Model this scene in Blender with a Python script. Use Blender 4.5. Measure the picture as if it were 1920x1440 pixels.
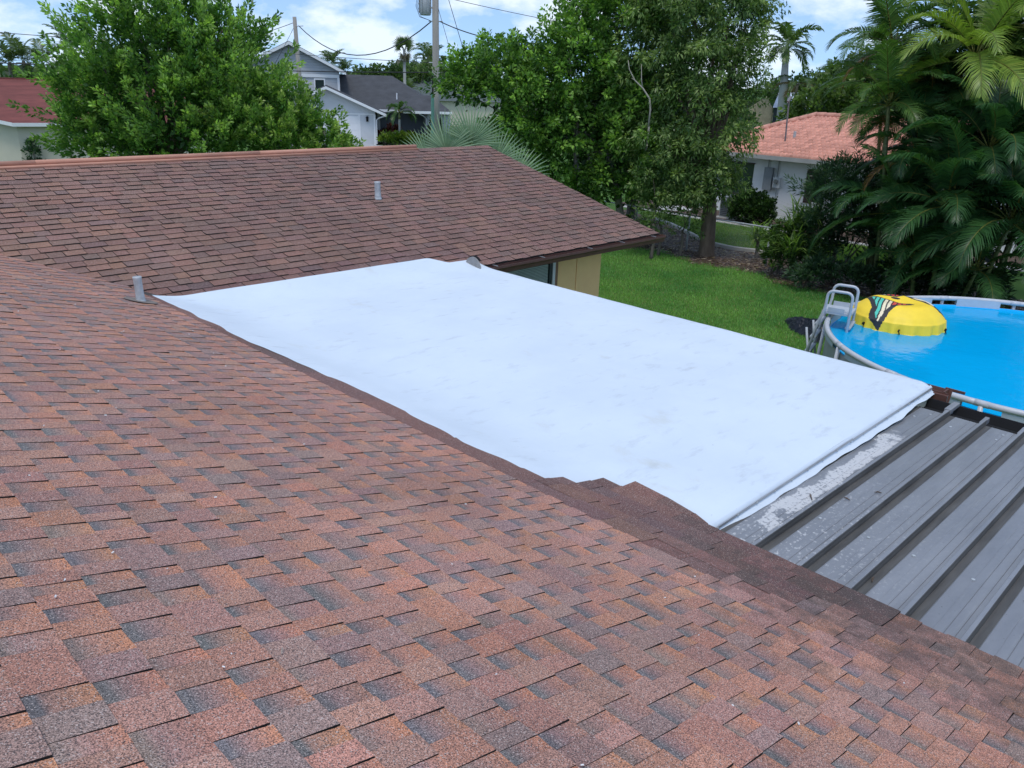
import bpy, math, random
import numpy as np
from mathutils import Matrix, Vector

for o in list(bpy.data.objects):
    bpy.data.objects.remove(o, do_unlink=True)
scene = bpy.context.scene
COL = scene.collection
PI = math.pi

# ------------------------------------------------------------------ camera
EYE = 5.11
cam = bpy.data.cameras.new('camera')
cam_o = bpy.data.objects.new('camera', cam)
COL.objects.link(cam_o)
FW = Vector((0.66554, 0.65508, -0.35767))
RT = Vector((0.70937, -0.70419, 0.03024))
UP = Vector((0.23206, 0.27384, 0.93336))
M = Matrix.Identity(4)
for i in range(3):
    M[i][0] = RT[i]; M[i][1] = UP[i]; M[i][2] = -FW[i]
M[2][3] = EYE
cam_o.matrix_world = M
cam.sensor_width = 36.0
cam.lens = 36.0 * 1495.6 / 1920.0
cam.clip_start = 0.05
cam.clip_end = 3000
scene.camera = cam_o

# ------------------------------------------------------------------ world and sun
SUN = Vector((-0.30, -0.16, 0.90)).normalized()
w = bpy.data.worlds.new('World')
scene.world = w
w.use_nodes = True
nt = w.node_tree
nt.nodes.clear()
def wn(t, **k):
    n = nt.nodes.new(t)
    for a, b in k.items():
        setattr(n, a, b)
    return n
sky = wn('ShaderNodeTexSky', sky_type='NISHITA', sun_disc=False)
sky.sun_elevation = math.asin(SUN.z)
sky.sun_rotation = math.atan2(SUN.x, SUN.y)
sky.air_density = 1.0
sky.dust_density = 0.3
sky.ozone_density = 3.0
tc = wn('ShaderNodeTexCoord')
mp = wn('ShaderNodeMapping')
mp.inputs['Scale'].default_value = (1, 1, 2.1)
mp.inputs['Location'].default_value = (0.35, 0.1, 0.4)
n1 = wn('ShaderNodeTexNoise')
n1.inputs['Scale'].default_value = 8.0
n1.inputs['Detail'].default_value = 9
n1.inputs['Roughness'].default_value = 0.56
rp = wn('ShaderNodeValToRGB')
rp.color_ramp.elements[0].position = 0.47
rp.color_ramp.elements[0].color = (0, 0, 0, 1)
rp.color_ramp.elements[1].position = 0.60
rp.color_ramp.elements[1].color = (1, 1, 1, 1)
mx = wn('ShaderNodeMixRGB')
mul = wn('ShaderNodeMath', operation='MULTIPLY')
mul.inputs[1].default_value = 0.8
mx.inputs[2].default_value = (5.0, 5.5, 6.0, 1)
bg = wn('ShaderNodeBackground')
bg.inputs['Strength'].default_value = 0.15
out = wn('ShaderNodeOutputWorld')
L = nt.links.new
L(tc.outputs['Generated'], mp.inputs['Vector'])
# the clear sky keeps its blue down to the horizon: look up the sky model a little higher
sm = wn('ShaderNodeMapping')
sm.inputs['Scale'].default_value = (1, 1, 0.82)
sm.inputs['Location'].default_value = (0, 0, 0.17)
L(tc.outputs['Generated'], sm.inputs['Vector'])
nv = wn('ShaderNodeVectorMath', operation='NORMALIZE')
L(sm.outputs[0], nv.inputs[0])
L(nv.outputs[0], sky.inputs['Vector'])
L(mp.outputs[0], n1.inputs['Vector'])
L(n1.outputs['Fac'], rp.inputs[0])
L(rp.outputs[0], mul.inputs[0])
L(mul.outputs[0], mx.inputs[0])
L(sky.outputs[0], mx.inputs[1])
L(mx.outputs[0], bg.inputs[0])
L(bg.outputs[0], out.inputs[0])

sl = bpy.data.lights.new('sun', 'SUN')
sl.energy = 1.35
sl.angle = math.radians(14)
sl.color = (1.0, 0.955, 0.89)
so = bpy.data.objects.new('sun', sl)
COL.objects.link(so)
so.rotation_euler = SUN.to_track_quat('Z', 'Y').to_euler()
so.location = (0, 0, 30)

scene.view_settings.view_transform = 'Standard'
scene.view_settings.look = 'None'
scene.view_settings.exposure = 0.42
scene.view_settings.gamma = 1.0
scene.view_settings.use_curve_mapping = False

# ------------------------------------------------------------------ helpers
def C(r, g, b):
    f = lambda v: (v / 255 / 12.92) if v / 255 <= 0.04045 else ((v / 255 + 0.055) / 1.055) ** 2.4
    return (f(r), f(g), f(b))

def tag(o, label=None, cat=None, group=None, kind=None):
    if label: o['label'] = label
    if cat: o['category'] = cat
    if group: o['group'] = group
    if kind: o['kind'] = kind
    return o

def thing(name, label, cat, loc=(0, 0, 0), group=None, rz=0):
    o = bpy.data.objects.new(name, None)
    o.empty_display_size = 0.2
    COL.objects.link(o)
    o.location = loc
    o.rotation_euler = (0, 0, rz)
    return tag(o, label, cat, group)

def setparent(o, parent, world=True):
    o.parent = parent
    if world and parent.type == 'EMPTY':
        T = Matrix.Translation(parent.location) @ Matrix.Rotation(parent.rotation_euler.z, 4, 'Z')
        o.matrix_parent_inverse = T.inverted()
    return o

class MB:
    def __init__(s):
        s.v = []; s.f = []; s.m = []; s.c = None
    def quad(s, a, b, c, d, m=0):
        i = len(s.v); s.v += [tuple(a), tuple(b), tuple(c), tuple(d)]; s.f.append((i, i+1, i+2, i+3)); s.m.append(m)
    def poly(s, pts, m=0):
        i = len(s.v); s.v += [tuple(p) for p in pts]; s.f.append(tuple(range(i, i+len(pts)))); s.m.append(m)
    def box(s, x0, x1, y0, y1, z0, z1, m=0, T=None):
        pts = [(x0,y0,z0),(x1,y0,z0),(x1,y1,z0),(x0,y1,z0),(x0,y0,z1),(x1,y0,z1),(x1,y1,z1),(x0,y1,z1)]
        if T is not None: pts = [tuple(T @ Vector(p)) for p in pts]
        i = len(s.v); s.v += pts
        for q in ((3,2,1,0),(4,5,6,7),(0,1,5,4),(1,2,6,5),(2,3,7,6),(3,0,4,7)):
            s.f.append(tuple(i+k for k in q)); s.m.append(m)
        return s
    def prism(s, poly, axis, a, b, m=0, T=None):
        # poly: 2D points; axis 0: (y,z) extruded in x ; 1: (x,z) extruded in y ; 2: (x,y) extruded in z
        def mk(p, t):
            q = (t, p[0], p[1]) if axis == 0 else (p[0], t, p[1]) if axis == 1 else (p[0], p[1], t)
            return tuple(T @ Vector(q)) if T is not None else q
        n = len(poly); i = len(s.v)
        s.v += [mk(p, a) for p in poly] + [mk(p, b) for p in poly]
        s.f.append(tuple(range(i, i+n))); s.m.append(m)
        s.f.append(tuple(range(i+2*n-1, i+n-1, -1))); s.m.append(m)
        for k in range(n):
            k2 = (k+1) % n
            s.f.append((i+k, i+n+k, i+n+k2, i+k2)); s.m.append(m)
        return s
    def tube(s, path, r, n=8, m=0, cap=True):
        path = [Vector(p) for p in path]
        rs = r if isinstance(r, (list, tuple)) else [r]*len(path)
        i0 = len(s.v); prev = None
        for k, p in enumerate(path):
            t = (path[min(k+1, len(path)-1)] - path[max(k-1, 0)]).normalized()
            if prev is None:
                a = Vector((0, 0, 1)) if abs(t.z) < 0.9 else Vector((1, 0, 0))
                x = t.cross(a).normalized()
            else:
                x = (prev - t * prev.dot(t)).normalized()
            prev = x; y = t.cross(x)
            for j in range(n):
                an = 2*PI*j/n
                s.v.append(tuple(p + (x*math.cos(an) + y*math.sin(an))*rs[k]))
        for k in range(len(path)-1):
            for j in range(n):
                a = i0+k*n+j; b = i0+k*n+(j+1) % n
                s.f.append((a, b, b+n, a+n)); s.m.append(m)
        if cap:
            s.f.append(tuple(i0+j for j in range(n-1, -1, -1))); s.m.append(m)
            e = i0+(len(path)-1)*n
            s.f.append(tuple(e+j for j in range(n))); s.m.append(m)
        return s
    def build(s, name, mats, parent=None, smooth=False, world=True):
        me = bpy.data.meshes.new(name)
        me.from_pydata(s.v, [], s.f)
        if not isinstance(mats, (list, tuple)): mats = [mats]
        for m in mats: me.materials.append(m)
        if len(mats) > 1: me.polygons.foreach_set('material_index', s.m)
        if smooth:
            me.polygons.foreach_set('use_smooth', [True]*len(me.polygons))
        if s.c is not None:
            at = me.color_attributes.new('Col', 'FLOAT_COLOR', 'POINT')
            at.data.foreach_set('color', np.array([(c[0], c[1], c[2], 1.0) for c in s.c], dtype=np.float32).ravel())
        me.update()
        o = bpy.data.objects.new(name, me)
        COL.objects.link(o)
        if parent is not None: setparent(o, parent, world)
        return o

def np_mesh(name, V, F, mats, parent=None, colors=None, smooth=False, world=True, midx=None):
    me = bpy.data.meshes.new(name)
    V = np.ascontiguousarray(V, dtype=np.float32); F = np.ascontiguousarray(F, dtype=np.int32)
    k = F.shape[1]
    me.vertices.add(len(V)); me.vertices.foreach_set('co', V.ravel())
    me.loops.add(F.size); me.loops.foreach_set('vertex_index', F.ravel())
    me.polygons.add(len(F))
    me.polygons.foreach_set('loop_start', np.arange(0, F.size, k, dtype=np.int32))
    me.polygons.foreach_set('loop_total', np.full(len(F), k, dtype=np.int32))
    if not isinstance(mats, (list, tuple)): mats = [mats]
    for m in mats: me.materials.append(m)
    if midx is not None: me.polygons.foreach_set('material_index', np.ascontiguousarray(midx, dtype=np.int32))
    if smooth: me.polygons.foreach_set('use_smooth', np.ones(len(F), dtype=bool))
    me.update(calc_edges=True)
    if colors is not None:
        at = me.color_attributes.new('Col', 'FLOAT_COLOR', 'POINT')
        cc = np.ones((len(V), 4), dtype=np.float32); cc[:, :3] = colors
        at.data.foreach_set('color', cc.ravel())
    o = bpy.data.objects.new(name, me)
    COL.objects.link(o)
    if parent is not None: setparent(o, parent, world)
    return o

def smoothmax(a, b, k):
    h = max(k - abs(a-b), 0.0) / k
    return max(a, b) + h*h*k*0.25

# ------------------------------------------------------------------ materials
def mat(name, col, rough=0.7, var=0.15, scale=6.0, bump=0.0, bscale=None, metal=0.0, spec=0.5, col2=None, detail=5, attr=False, coords='Object', stretch=None):
    m = bpy.data.materials.new(name); m.use_nodes = True
    t = m.node_tree; N = t.nodes; K = t.links.new
    b = N['Principled BSDF']
    b.inputs['Roughness'].default_value = rough
    b.inputs['Metallic'].default_value = metal
    b.inputs['Specular IOR Level'].default_value = spec
    co = N.new('ShaderNodeTexCoord')
    src = co.outputs[coords]
    if stretch:
        mpn = N.new('ShaderNodeMapping'); mpn.inputs['Scale'].default_value = stretch
        K(src, mpn.inputs['Vector']); src = mpn.outputs[0]
    n = N.new('ShaderNodeTexNoise'); n.inputs['Scale'].default_value = scale; n.inputs['Detail'].default_value = detail
    n.inputs['Roughness'].default_value = 0.6
    K(src, n.inputs['Vector'])
    mr = N.new('ShaderNodeMapRange'); mr.inputs[1].default_value = 0.3; mr.inputs[2].default_value = 0.7
    K(n.outputs['Fac'], mr.inputs[0])
    mixn = N.new('ShaderNodeMixRGB')
    K(mr.outputs[0], mixn.inputs[0])
    if attr:
        a = N.new('ShaderNodeVertexColor'); a.layer_name = 'Col'
        g1 = N.new('ShaderNodeMixRGB'); g1.blend_type = 'MULTIPLY'; g1.inputs[0].default_value = 1; g1.inputs[2].default_value = (1-var, 1-var, 1-var, 1)
        g2 = N.new('ShaderNodeMixRGB'); g2.blend_type = 'MULTIPLY'; g2.inputs[0].default_value = 1; g2.inputs[2].default_value = (1+var, 1+var, 1+var, 1)
        K(a.outputs[0], g1.inputs[1]); K(a.outputs[0], g2.inputs[1])
        K(g1.outputs[0], mixn.inputs[1]); K(g2.outputs[0], mixn.inputs[2])
    else:
        c2 = col2 or tuple(min(1, c*(1+var)) for c in col)
        c1 = col if col2 else tuple(c*(1-var) for c in col)
        mixn.inputs[1].default_value = (*c1, 1); mixn.inputs[2].default_value = (*c2, 1)
    K(mixn.outputs[0], b.inputs['Base Color'])
    if bump:
        n2 = N.new('ShaderNodeTexNoise'); n2.inputs['Scale'].default_value = bscale or scale*3; n2.inputs['Detail'].default_value = 4
        K(src, n2.inputs['Vector'])
        bp = N.new('ShaderNodeBump'); bp.inputs['Strength'].default_value = bump; bp.inputs['Distance'].default_value = 0.02
        K(n2.outputs['Fac'], bp.inputs['Height']); K(bp.outputs[0], b.inputs['Normal'])
    m['mix'] = 1
    return m

def leaf_mat(name, trans=0.35, gloss=0.35, var=0.35, tint=(1.1, 1.25, 0.55)):
    m = bpy.data.materials.new(name); m.use_nodes = True
    t = m.node_tree; N = t.nodes; K = t.links.new
    b = N['Principled BSDF']; b.inputs['Roughness'].default_value = gloss; b.inputs['Specular IOR Level'].default_value = 0.4
    a = N.new('ShaderNodeVertexColor'); a.layer_name = 'Col'
    g = N.new('ShaderNodeNewGeometry')
    mr = N.new('ShaderNodeMapRange'); mr.inputs[3].default_value = 1-var; mr.inputs[4].default_value = 1+var
    K(g.outputs['Random Per Island'], mr.inputs[0])
    vm = N.new('ShaderNodeVectorMath'); vm.operation = 'SCALE'
    K(a.outputs[0], vm.inputs[0]); K(mr.outputs[0], vm.inputs['Scale'])
    K(vm.outputs[0], b.inputs['Base Color'])
    tr = N.new('ShaderNodeBsdfTranslucent')
    vm2 = N.new('ShaderNodeVectorMath'); vm2.operation = 'MULTIPLY'; vm2.inputs[1].default_value = tint
    K(vm.outputs[0], vm2.inputs[0]); K(vm2.outputs[0], tr.inputs['Color'])
    mxs = N.new('ShaderNodeMixShader'); mxs.inputs[0].default_value = trans
    K(b.outputs[0], mxs.inputs[1]); K(tr.outputs[0], mxs.inputs[2])
    K(mxs.outputs[0], N['Material Output'].inputs['Surface'])
    return m

def shingle_mat(name):
    m = bpy.data.materials.new(name); m.use_nodes = True
    t = m.node_tree; N = t.nodes; K = t.links.new
    b = N['Principled BSDF']; b.inputs['Roughness'].default_value = 0.82; b.inputs['Specular IOR Level'].default_value = 0.35
    co = N.new('ShaderNodeTexCoord')
    a = N.new('ShaderNodeVertexColor'); a.layer_name = 'Col'
    n = N.new('ShaderNodeTexNoise'); n.inputs['Scale'].default_value = 240; n.inputs['Detail'].default_value = 2; n.inputs['Roughness'].default_value = 0.8
    K(co.outputs['Object'], n.inputs['Vector'])
    r1 = N.new('ShaderNodeMapRange'); r1.inputs[1].default_value = 0.32; r1.inputs[2].default_value = 0.68; r1.inputs[3].default_value = 0.16; r1.inputs[4].default_value = 1.95
    K(n.outputs['Fac'], r1.inputs[0])
    big = N.new('ShaderNodeTexNoise'); big.inputs['Scale'].default_value = 1.1; big.inputs['Detail'].default_value = 6
    K(co.outputs['Object'], big.inputs['Vector'])
    r2 = N.new('ShaderNodeMapRange'); r2.inputs[1].default_value = 0.3; r2.inputs[2].default_value = 0.7; r2.inputs[3].default_value = 0.84; r2.inputs[4].default_value = 1.14
    K(big.outputs['Fac'], r2.inputs[0])
    mm = N.new('ShaderNodeMath'); mm.operation = 'MULTIPLY'; K(r1.outputs[0], mm.inputs[0]); K(r2.outputs[0], mm.inputs[1])
    vm = N.new('ShaderNodeVectorMath'); vm.operation = 'SCALE'; K(a.outputs[0], vm.inputs[0]); K(mm.outputs[0], vm.inputs['Scale'])
    vo = N.new('ShaderNodeTexVoronoi'); vo.inputs['Scale'].default_value = 300
    K(co.outputs['Object'], vo.inputs['Vector'])
    sx = N.new('ShaderNodeSeparateColor'); K(vo.outputs['Color'], sx.inputs[0])
    def pick(lo, hi, top):
        r_ = N.new('ShaderNodeMapRange'); r_.inputs[1].default_value = lo; r_.inputs[2].default_value = hi; r_.inputs[4].default_value = top
        return r_
    pl = pick(.93, .95, .75); K(sx.outputs[0], pl.inputs[0])
    pd_ = pick(.84, .87, .75); K(sx.outputs[1], pd_.inputs[0])
    ml = N.new('ShaderNodeMixRGB'); ml.inputs[2].default_value = (0.56, 0.47, 0.43, 1); K(pl.outputs[0], ml.inputs[0]); K(vm.outputs[0], ml.inputs[1])
    md = N.new('ShaderNodeMixRGB'); md.inputs[2].default_value = (0.05, 0.045, 0.05, 1); K(pd_.outputs[0], md.inputs[0]); K(ml.outputs[0], md.inputs[1])
    # sparse dark algae / scuffs with their own shape
    sp = N.new('ShaderNodeTexNoise'); sp.inputs['Scale'].default_value = 9; sp.inputs['Detail'].default_value = 8; sp.inputs['Roughness'].default_value = 0.7
    K(co.outputs['Object'], sp.inputs['Vector'])
    r3 = N.new('ShaderNodeMapRange'); r3.inputs[1].default_value = 0.66; r3.inputs[2].default_value = 0.76; r3.inputs[3].default_value = 0; r3.inputs[4].default_value = 0.6
    K(sp.outputs['Fac'], r3.inputs[0])
    mx2 = N.new('ShaderNodeMixRGB'); mx2.inputs[2].default_value = (0.06, 0.05, 0.045, 1)
    K(r3.outputs[0], mx2.inputs[0]); K(md.outputs[0], mx2.inputs[1]); K(mx2.outputs[0], b.inputs['Base Color'])
    ge = N.new('ShaderNodeNewGeometry'); sxy = N.new('ShaderNodeSeparateXYZ'); K(ge.outputs['Position'], sxy.inputs[0])
    ew = N.new('ShaderNodeMapRange'); ew.inputs[1].default_value = 2.3; ew.inputs[2].default_value = 4.1; ew.inputs[3].default_value = 0; ew.inputs[4].default_value = .34; K(sxy.outputs[0], ew.inputs[0])
    ey = N.new('ShaderNodeMapRange'); ey.inputs[1].default_value = 1.4; ey.inputs[2].default_value = 2.6; ey.inputs[3].default_value = 1; ey.inputs[4].default_value = .0; K(sxy.outputs[1], ey.inputs[0])
    gm = N.new('ShaderNodeMath'); gm.operation = 'MULTIPLY'; K(ew.outputs[0], gm.inputs[0]); K(ey.outputs[0], gm.inputs[1])
    th_ = N.new('ShaderNodeMath'); th_.operation = 'ADD'; K(gm.outputs[0], th_.inputs[0]); K(sp.outputs['Fac'], th_.inputs[1])
    gr = N.new('ShaderNodeMapRange'); gr.inputs[1].default_value = .62; gr.inputs[2].default_value = .86; gr.inputs[3].default_value = 0; gr.inputs[4].default_value = .62; K(th_.outputs[0], gr.inputs[0])
    K(gr.outputs[0], r3.inputs[0]); r3.inputs[1].default_value = 0; r3.inputs[2].default_value = 1; r3.inputs[4].default_value = 1
    bp = N.new('ShaderNodeBump'); bp.inputs['Strength'].default_value = 0.55; bp.inputs['Distance'].default_value = 0.003
    K(n.outputs['Fac'], bp.inputs['Height']); K(bp.outputs[0], b.inputs['Normal'])
    return m

def membrane_mat():
    m = bpy.data.materials.new('white_membrane'); m.use_nodes = True
    t = m.node_tree; N = t.nodes; K = t.links.new
    b = N['Principled BSDF']; b.inputs['Roughness'].default_value = 0.55; b.inputs['Specular IOR Level'].default_value = 0.3
    co = N.new('ShaderNodeTexCoord')
    def ns(scale, det, lo, hi, stretch=(1, 1, 1), rot=0.0, top=1.0):
        mpn = N.new('ShaderNodeMapping'); mpn.inputs['Scale'].default_value = stretch; mpn.inputs['Rotation'].default_value = (0, 0, rot)
        K(co.outputs['Object'], mpn.inputs['Vector'])
        n = N.new('ShaderNodeTexNoise'); n.inputs['Scale'].default_value = scale; n.inputs['Detail'].default_value = det; n.inputs['Roughness'].default_value = 0.65
        K(mpn.outputs[0], n.inputs['Vector'])
        r = N.new('ShaderNodeMapRange'); r.inputs[1].default_value = lo; r.inputs[2].default_value = hi; r.inputs[4].default_value = top
        K(n.outputs['Fac'], r.inputs[0]); return r.outputs[0]
    base = N.new('ShaderNodeMixRGB'); base.inputs[1].default_value = (0.605, 0.685, 0.765, 1); base.inputs[2].default_value = (0.655, 0.735, 0.81, 1)
    K(ns(0.9, 4, 0.35, 0.65), base.inputs[0])
    m1 = N.new('ShaderNodeMixRGB'); m1.inputs[2].default_value = (0.40, 0.45, 0.50, 1)
    K(ns(3.1, 9, 0.57, 0.80, (1, 2.6, 1), 0.6, 0.62), m1.inputs[0]); K(base.outputs[0], m1.inputs[1])
    m2 = N.new('ShaderNodeMixRGB'); m2.inputs[2].default_value = (0.50, 0.51, 0.44, 1)
    K(ns(1.35, 7, 0.61, 0.78, (1.8, 1, 1), -0.4, 0.5), m2.inputs[0]); K(m1.outputs[0], m2.inputs[1])
    m3 = N.new('ShaderNodeMixRGB'); m3.inputs[2].default_value = (0.30, 0.31, 0.32, 1)
    K(ns(20, 4, 0.70, 0.76, (1, 1.6, 1), 0.9, 0.6), m3.inputs[0]); K(m2.outputs[0], m3.inputs[1])
    K(m3.outputs[0], b.inputs['Base Color'])
    n2 = N.new('ShaderNodeTexNoise'); n2.inputs['Scale'].default_value = 4.5; n2.inputs['Detail'].default_value = 4
    K(co.outputs['Object'], n2.inputs['Vector'])
    bp = N.new('ShaderNodeBump'); bp.inputs['Strength'].default_value = 0.16; bp.inputs['Distance'].default_value = 0.03
    K(n2.outputs['Fac'], bp.inputs['Height']); K(bp.outputs[0], b.inputs['Normal'])
    return m

def metal_roof_mat():
    m = bpy.data.materials.new('bronze_grey_painted_metal'); m.use_nodes = True
    t = m.node_tree; N = t.nodes; K = t.links.new
    b = N['Principled BSDF']; b.inputs['Roughness'].default_value = 0.34; b.inputs['Specular IOR Level'].default_value = 0.6
    g = N.new('ShaderNodeNewGeometry')
    sep = N.new('ShaderNodeSeparateXYZ'); K(g.outputs['Position'], sep.inputs[0])
    def nz(scale, det, stretch=(1, 1, 1)):
        mpn = N.new('ShaderNodeMapping'); mpn.inputs['Scale'].default_value = stretch; K(g.outputs['Position'], mpn.inputs['Vector'])
        n = N.new('ShaderNodeTexNoise'); n.inputs['Scale'].default_value = scale; n.inputs['Detail'].default_value = det; n.inputs['Roughness'].default_value = 0.65
        K(mpn.outputs[0], n.inputs['Vector']); return n.outputs['Fac']
    def mr(src, a, bb, c, d):
        r = N.new('ShaderNodeMapRange'); r.inputs[1].default_value = a; r.inputs[2].default_value = bb; r.inputs[3].default_value = c; r.inputs[4].default_value = d
        K(src, r.inputs[0]); return r.outputs[0]
    def ma(op, a, bb):
        n = N.new('ShaderNodeMath'); n.operation = op
        for i, x in enumerate((a, bb)):
            if isinstance(x, (int, float)): n.inputs[i].default_value = x
            else: K(x, n.inputs[i])
        return n.outputs[0]
    base = N.new('ShaderNodeMixRGB'); base.inputs[1].default_value = (0.178, 0.188, 0.208, 1); base.inputs[2].default_value = (0.255, 0.266, 0.288, 1)
    K(mr(nz(1.6, 6, (0.6, 2.5, 1)), 0.3, 0.7, 0, 1), base.inputs[0])
    # chalky streaks and the flaked white coating left beside the membrane
    ch = N.new('ShaderNodeMixRGB'); ch.inputs[2].default_value = (0.30, 0.31, 0.32, 1)
    K(mr(nz(7, 8, (0.25, 3, 1)), 0.58, 0.75, 0, 0.55), ch.inputs[0]); K(base.outputs[0], ch.inputs[1])
    wob = ma('MULTIPLY', ma('SUBTRACT', nz(3.0, 6), 0.5), 0.30)
    band = ma('MULTIPLY', mr(ma('ADD', sep.outputs[1], wob), 1.975, 1.985, 0, 1), mr(ma('ADD', sep.outputs[1], wob), 2.12, 2.13, 1, 0))
    bx = ma('MULTIPLY', mr(ma('ADD', sep.outputs[0], ma('MULTIPLY', wob, 6.0)), 4.55, 4.60, 0, 1), mr(ma('ADD', sep.outputs[0], ma('MULTIPLY', wob, 6.0)), 6.70, 6.85, 1, 0))
    flake = ma('MULTIPLY', ma('MULTIPLY', band, bx), mr(nz(38, 6), 0.40, 0.44, 0.15, 0.95))
    near = mr(sep.outputs[1], 1.0, 1.85, 0.0, 1.0)
    nx = mr(sep.outputs[0], 4.6, 6.2, 1.0, 0.0)
    fl2 = ma('MULTIPLY', ma('MULTIPLY', near, nx), mr(nz(30, 7, (1, 1.3, 1)), 0.57, 0.62, 0, 0.85))
    fl = ma('MAXIMUM', flake, fl2)
    wm = N.new('ShaderNodeMixRGB'); wm.inputs[2].default_value = (0.55, 0.56, 0.57, 1)
    K(fl, wm.inputs[0]); K(ch.outputs[0], wm.inputs[1])
    dk = N.new('ShaderNodeMixRGB'); dk.inputs[2].default_value = (0.025, 0.022, 0.02, 1)
    K(mr(nz(60, 3), 0.70, 0.74, 0, 0.8), dk.inputs[0]); K(wm.outputs[0], dk.inputs[1])
    bpn = N.new('ShaderNodeBump'); bpn.inputs['Strength'].default_value = .5; bpn.inputs['Distance'].default_value = .02
    K(nz(2.6, 3, (1, 2.2, 1)), bpn.inputs['Height']); K(bpn.outputs[0], b.inputs['Normal'])
    K(dk.outputs[0], b.inputs['Base Color'])
    K(mr(fl, 0, 1, 0.34, 0.85), b.inputs['Roughness'])
    return m

M_SH = shingle_mat('granule_shingle')
M_SHEDGE = mat('asphalt_cut_edge', (0.012, 0.011, 0.011), 0.9, 0.2, 30)
M_DECK = mat('felt_underlay', (0.05, 0.04, 0.036), 0.95, 0.3, 20)
M_MEM = membrane_mat()
M_METAL = metal_roof_mat()
M_RIBSHADE = mat('rib_shade_toned_metal', (.082, .079, .074), .55, .35, 5, stretch=(.5, 4, 1))  # shade on the rib side and its reflection in the pan, put into the colour
M_BROWN = mat('brown_painted_aluminium', C(96, 66, 58), 0.45, 0.15, 5, 0.05)
M_BLACK = mat('black_painted_metal', (0.007, 0.007, 0.008), 0.65, 0.3, 6, spec=0.25)
M_GALV = mat('galvanised_lead', (0.42, 0.45, 0.47), 0.5, 0.2, 14, 0.2, 40)
M_ALU = mat('aluminium', (0.45, 0.46, 0.47), 0.4, 0.12, 9, metal=0.6)
M_TERRA = mat('terracotta_flashing', C(192, 140, 118), 0.6, 0.12, 3)
M_YEL = mat('ochre_stucco', C(255, 208, 146), 0.85, 0.06, 3, 0.15, 120)
M_WHITE = mat('white_paint', (0.74, 0.75, 0.75), 0.5, 0.05, 3)
M_GLASS = mat('dark_window_glass', (0.03, 0.045, 0.045), 0.06, 0.2, 2, spec=0.8)
M_BLIND = mat('pale_blind_slat', (0.48, 0.56, 0.52), 0.5, 0.08, 4)
M_CREAM = mat('cream_wall', C(205, 198, 178), 0.85, 0.05, 1.5, 0.08, 60)
M_BARK = mat('grey_bark', (0.13, 0.11, 0.09), 0.9, 0.45, 5, 0.9, 14, stretch=(1, 1, 0.25))
M_PALE = mat('pale_dead_wood', (0.36, 0.33, 0.28), 0.85, 0.25, 12)
M_PTRUNK = mat('palm_trunk', (0.20, 0.19, 0.15), 0.8, 0.4, 3, 0.4, 10, stretch=(1, 1, 5))
M_CANE = mat('green_cane', (0.13, 0.16, 0.06), 0.6, 0.4, 3, 0.2, 10, stretch=(1, 1, 5))
M_ROYAL = mat('pale_royal_trunk', (0.36, 0.36, 0.33), 0.8, 0.15, 2)
M_LEAF = leaf_mat('leaf', 0.45, 0.38)
M_PALM = leaf_mat('palm_leaflet', 0.38, 0.34, 0.25)
M_FAN = leaf_mat('fan_leaf', 0.25, 0.5, 0.15)

rng = np.random.default_rng(7)
rnd = random.Random(11)

# ------------------------------------------------------------------ ground
def ground_mat():
    m = bpy.data.materials.new('lawn_soil'); m.use_nodes = True
    t = m.node_tree; N = t.nodes; K = t.links.new
    b = N['Principled BSDF']; b.inputs['Roughness'].default_value = 0.95; b.inputs['Specular IOR Level'].default_value = 0.1
    co = N.new('ShaderNodeTexCoord')
    n = N.new('ShaderNodeTexNoise'); n.inputs['Scale'].default_value = 0.6; n.inputs['Detail'].default_value = 8
    K(co.outputs['Object'], n.inputs['Vector'])
    r = N.new('ShaderNodeValToRGB'); r.color_ramp.elements[0].position = .35; r.color_ramp.elements[1].position = .7
    r.color_ramp.elements[0].color = (0.05, 0.12, 0.025, 1); r.color_ramp.elements[1].color = (0.10, 0.18, 0.04, 1)
    K(n.outputs['Fac'], r.inputs[0]); K(r.outputs[0], b.inputs['Base Color'])
    return m
g = MB(); g.quad((-900, -900, 0), (1500, -900, 0), (1500, 1500, 0), (-900, 1500, 0))
tag(g.build('ground', ground_mat()), kind='structure')

def grass(name, n, sampler, h, wd, cols, label):
    P = sampler(n); n = len(P)
    az = rng.uniform(0, 2*PI, n); lean = rng.uniform(0.1, 0.75, n)
    hh = h*rng.uniform(0.5, 1.25, n); ww = wd*rng.uniform(0.6, 1.3, n)
    d = np.stack([np.cos(az)*lean, np.sin(az)*lean, np.ones(n)], 1)
    s = np.stack([-np.sin(az), np.cos(az), np.zeros(n)], 1)*ww[:, None]/2
    P3 = np.concatenate([P, np.full((n, 1), 0.004)], 1)
    V = np.stack([P3-s, P3+s, P3+d*hh[:, None]], 1).reshape(-1, 3)
    F = np.arange(3*n).reshape(-1, 3)
    k = 0.5+0.5*np.sin(P[:, 0]*1.1+np.sin(P[:, 1]*.8)*2)*np.cos(P[:, 1]*1.3+P[:, 0]*.35)
    k = np.clip(k*0.75+rng.uniform(-.1, .4, n)+.25*np.sin(P[:, 0]*3.1+P[:, 1]*.7)*np.sin(P[:, 1]*2.6-P[:, 0]), 0, 1)[:, None]
    c = np.array(cols[0])*(1-k)+np.array(cols[1])*k
    dry = rng.uniform(0, 1, n) < 0.05
    c[dry] = (0.42, 0.38, 0.16)
    o = np_mesh(name, V, F, M_LEAF, colors=np.repeat(c, 3, 0))
    tag(o, label, 'grass', kind='stuff')
    return o

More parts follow.
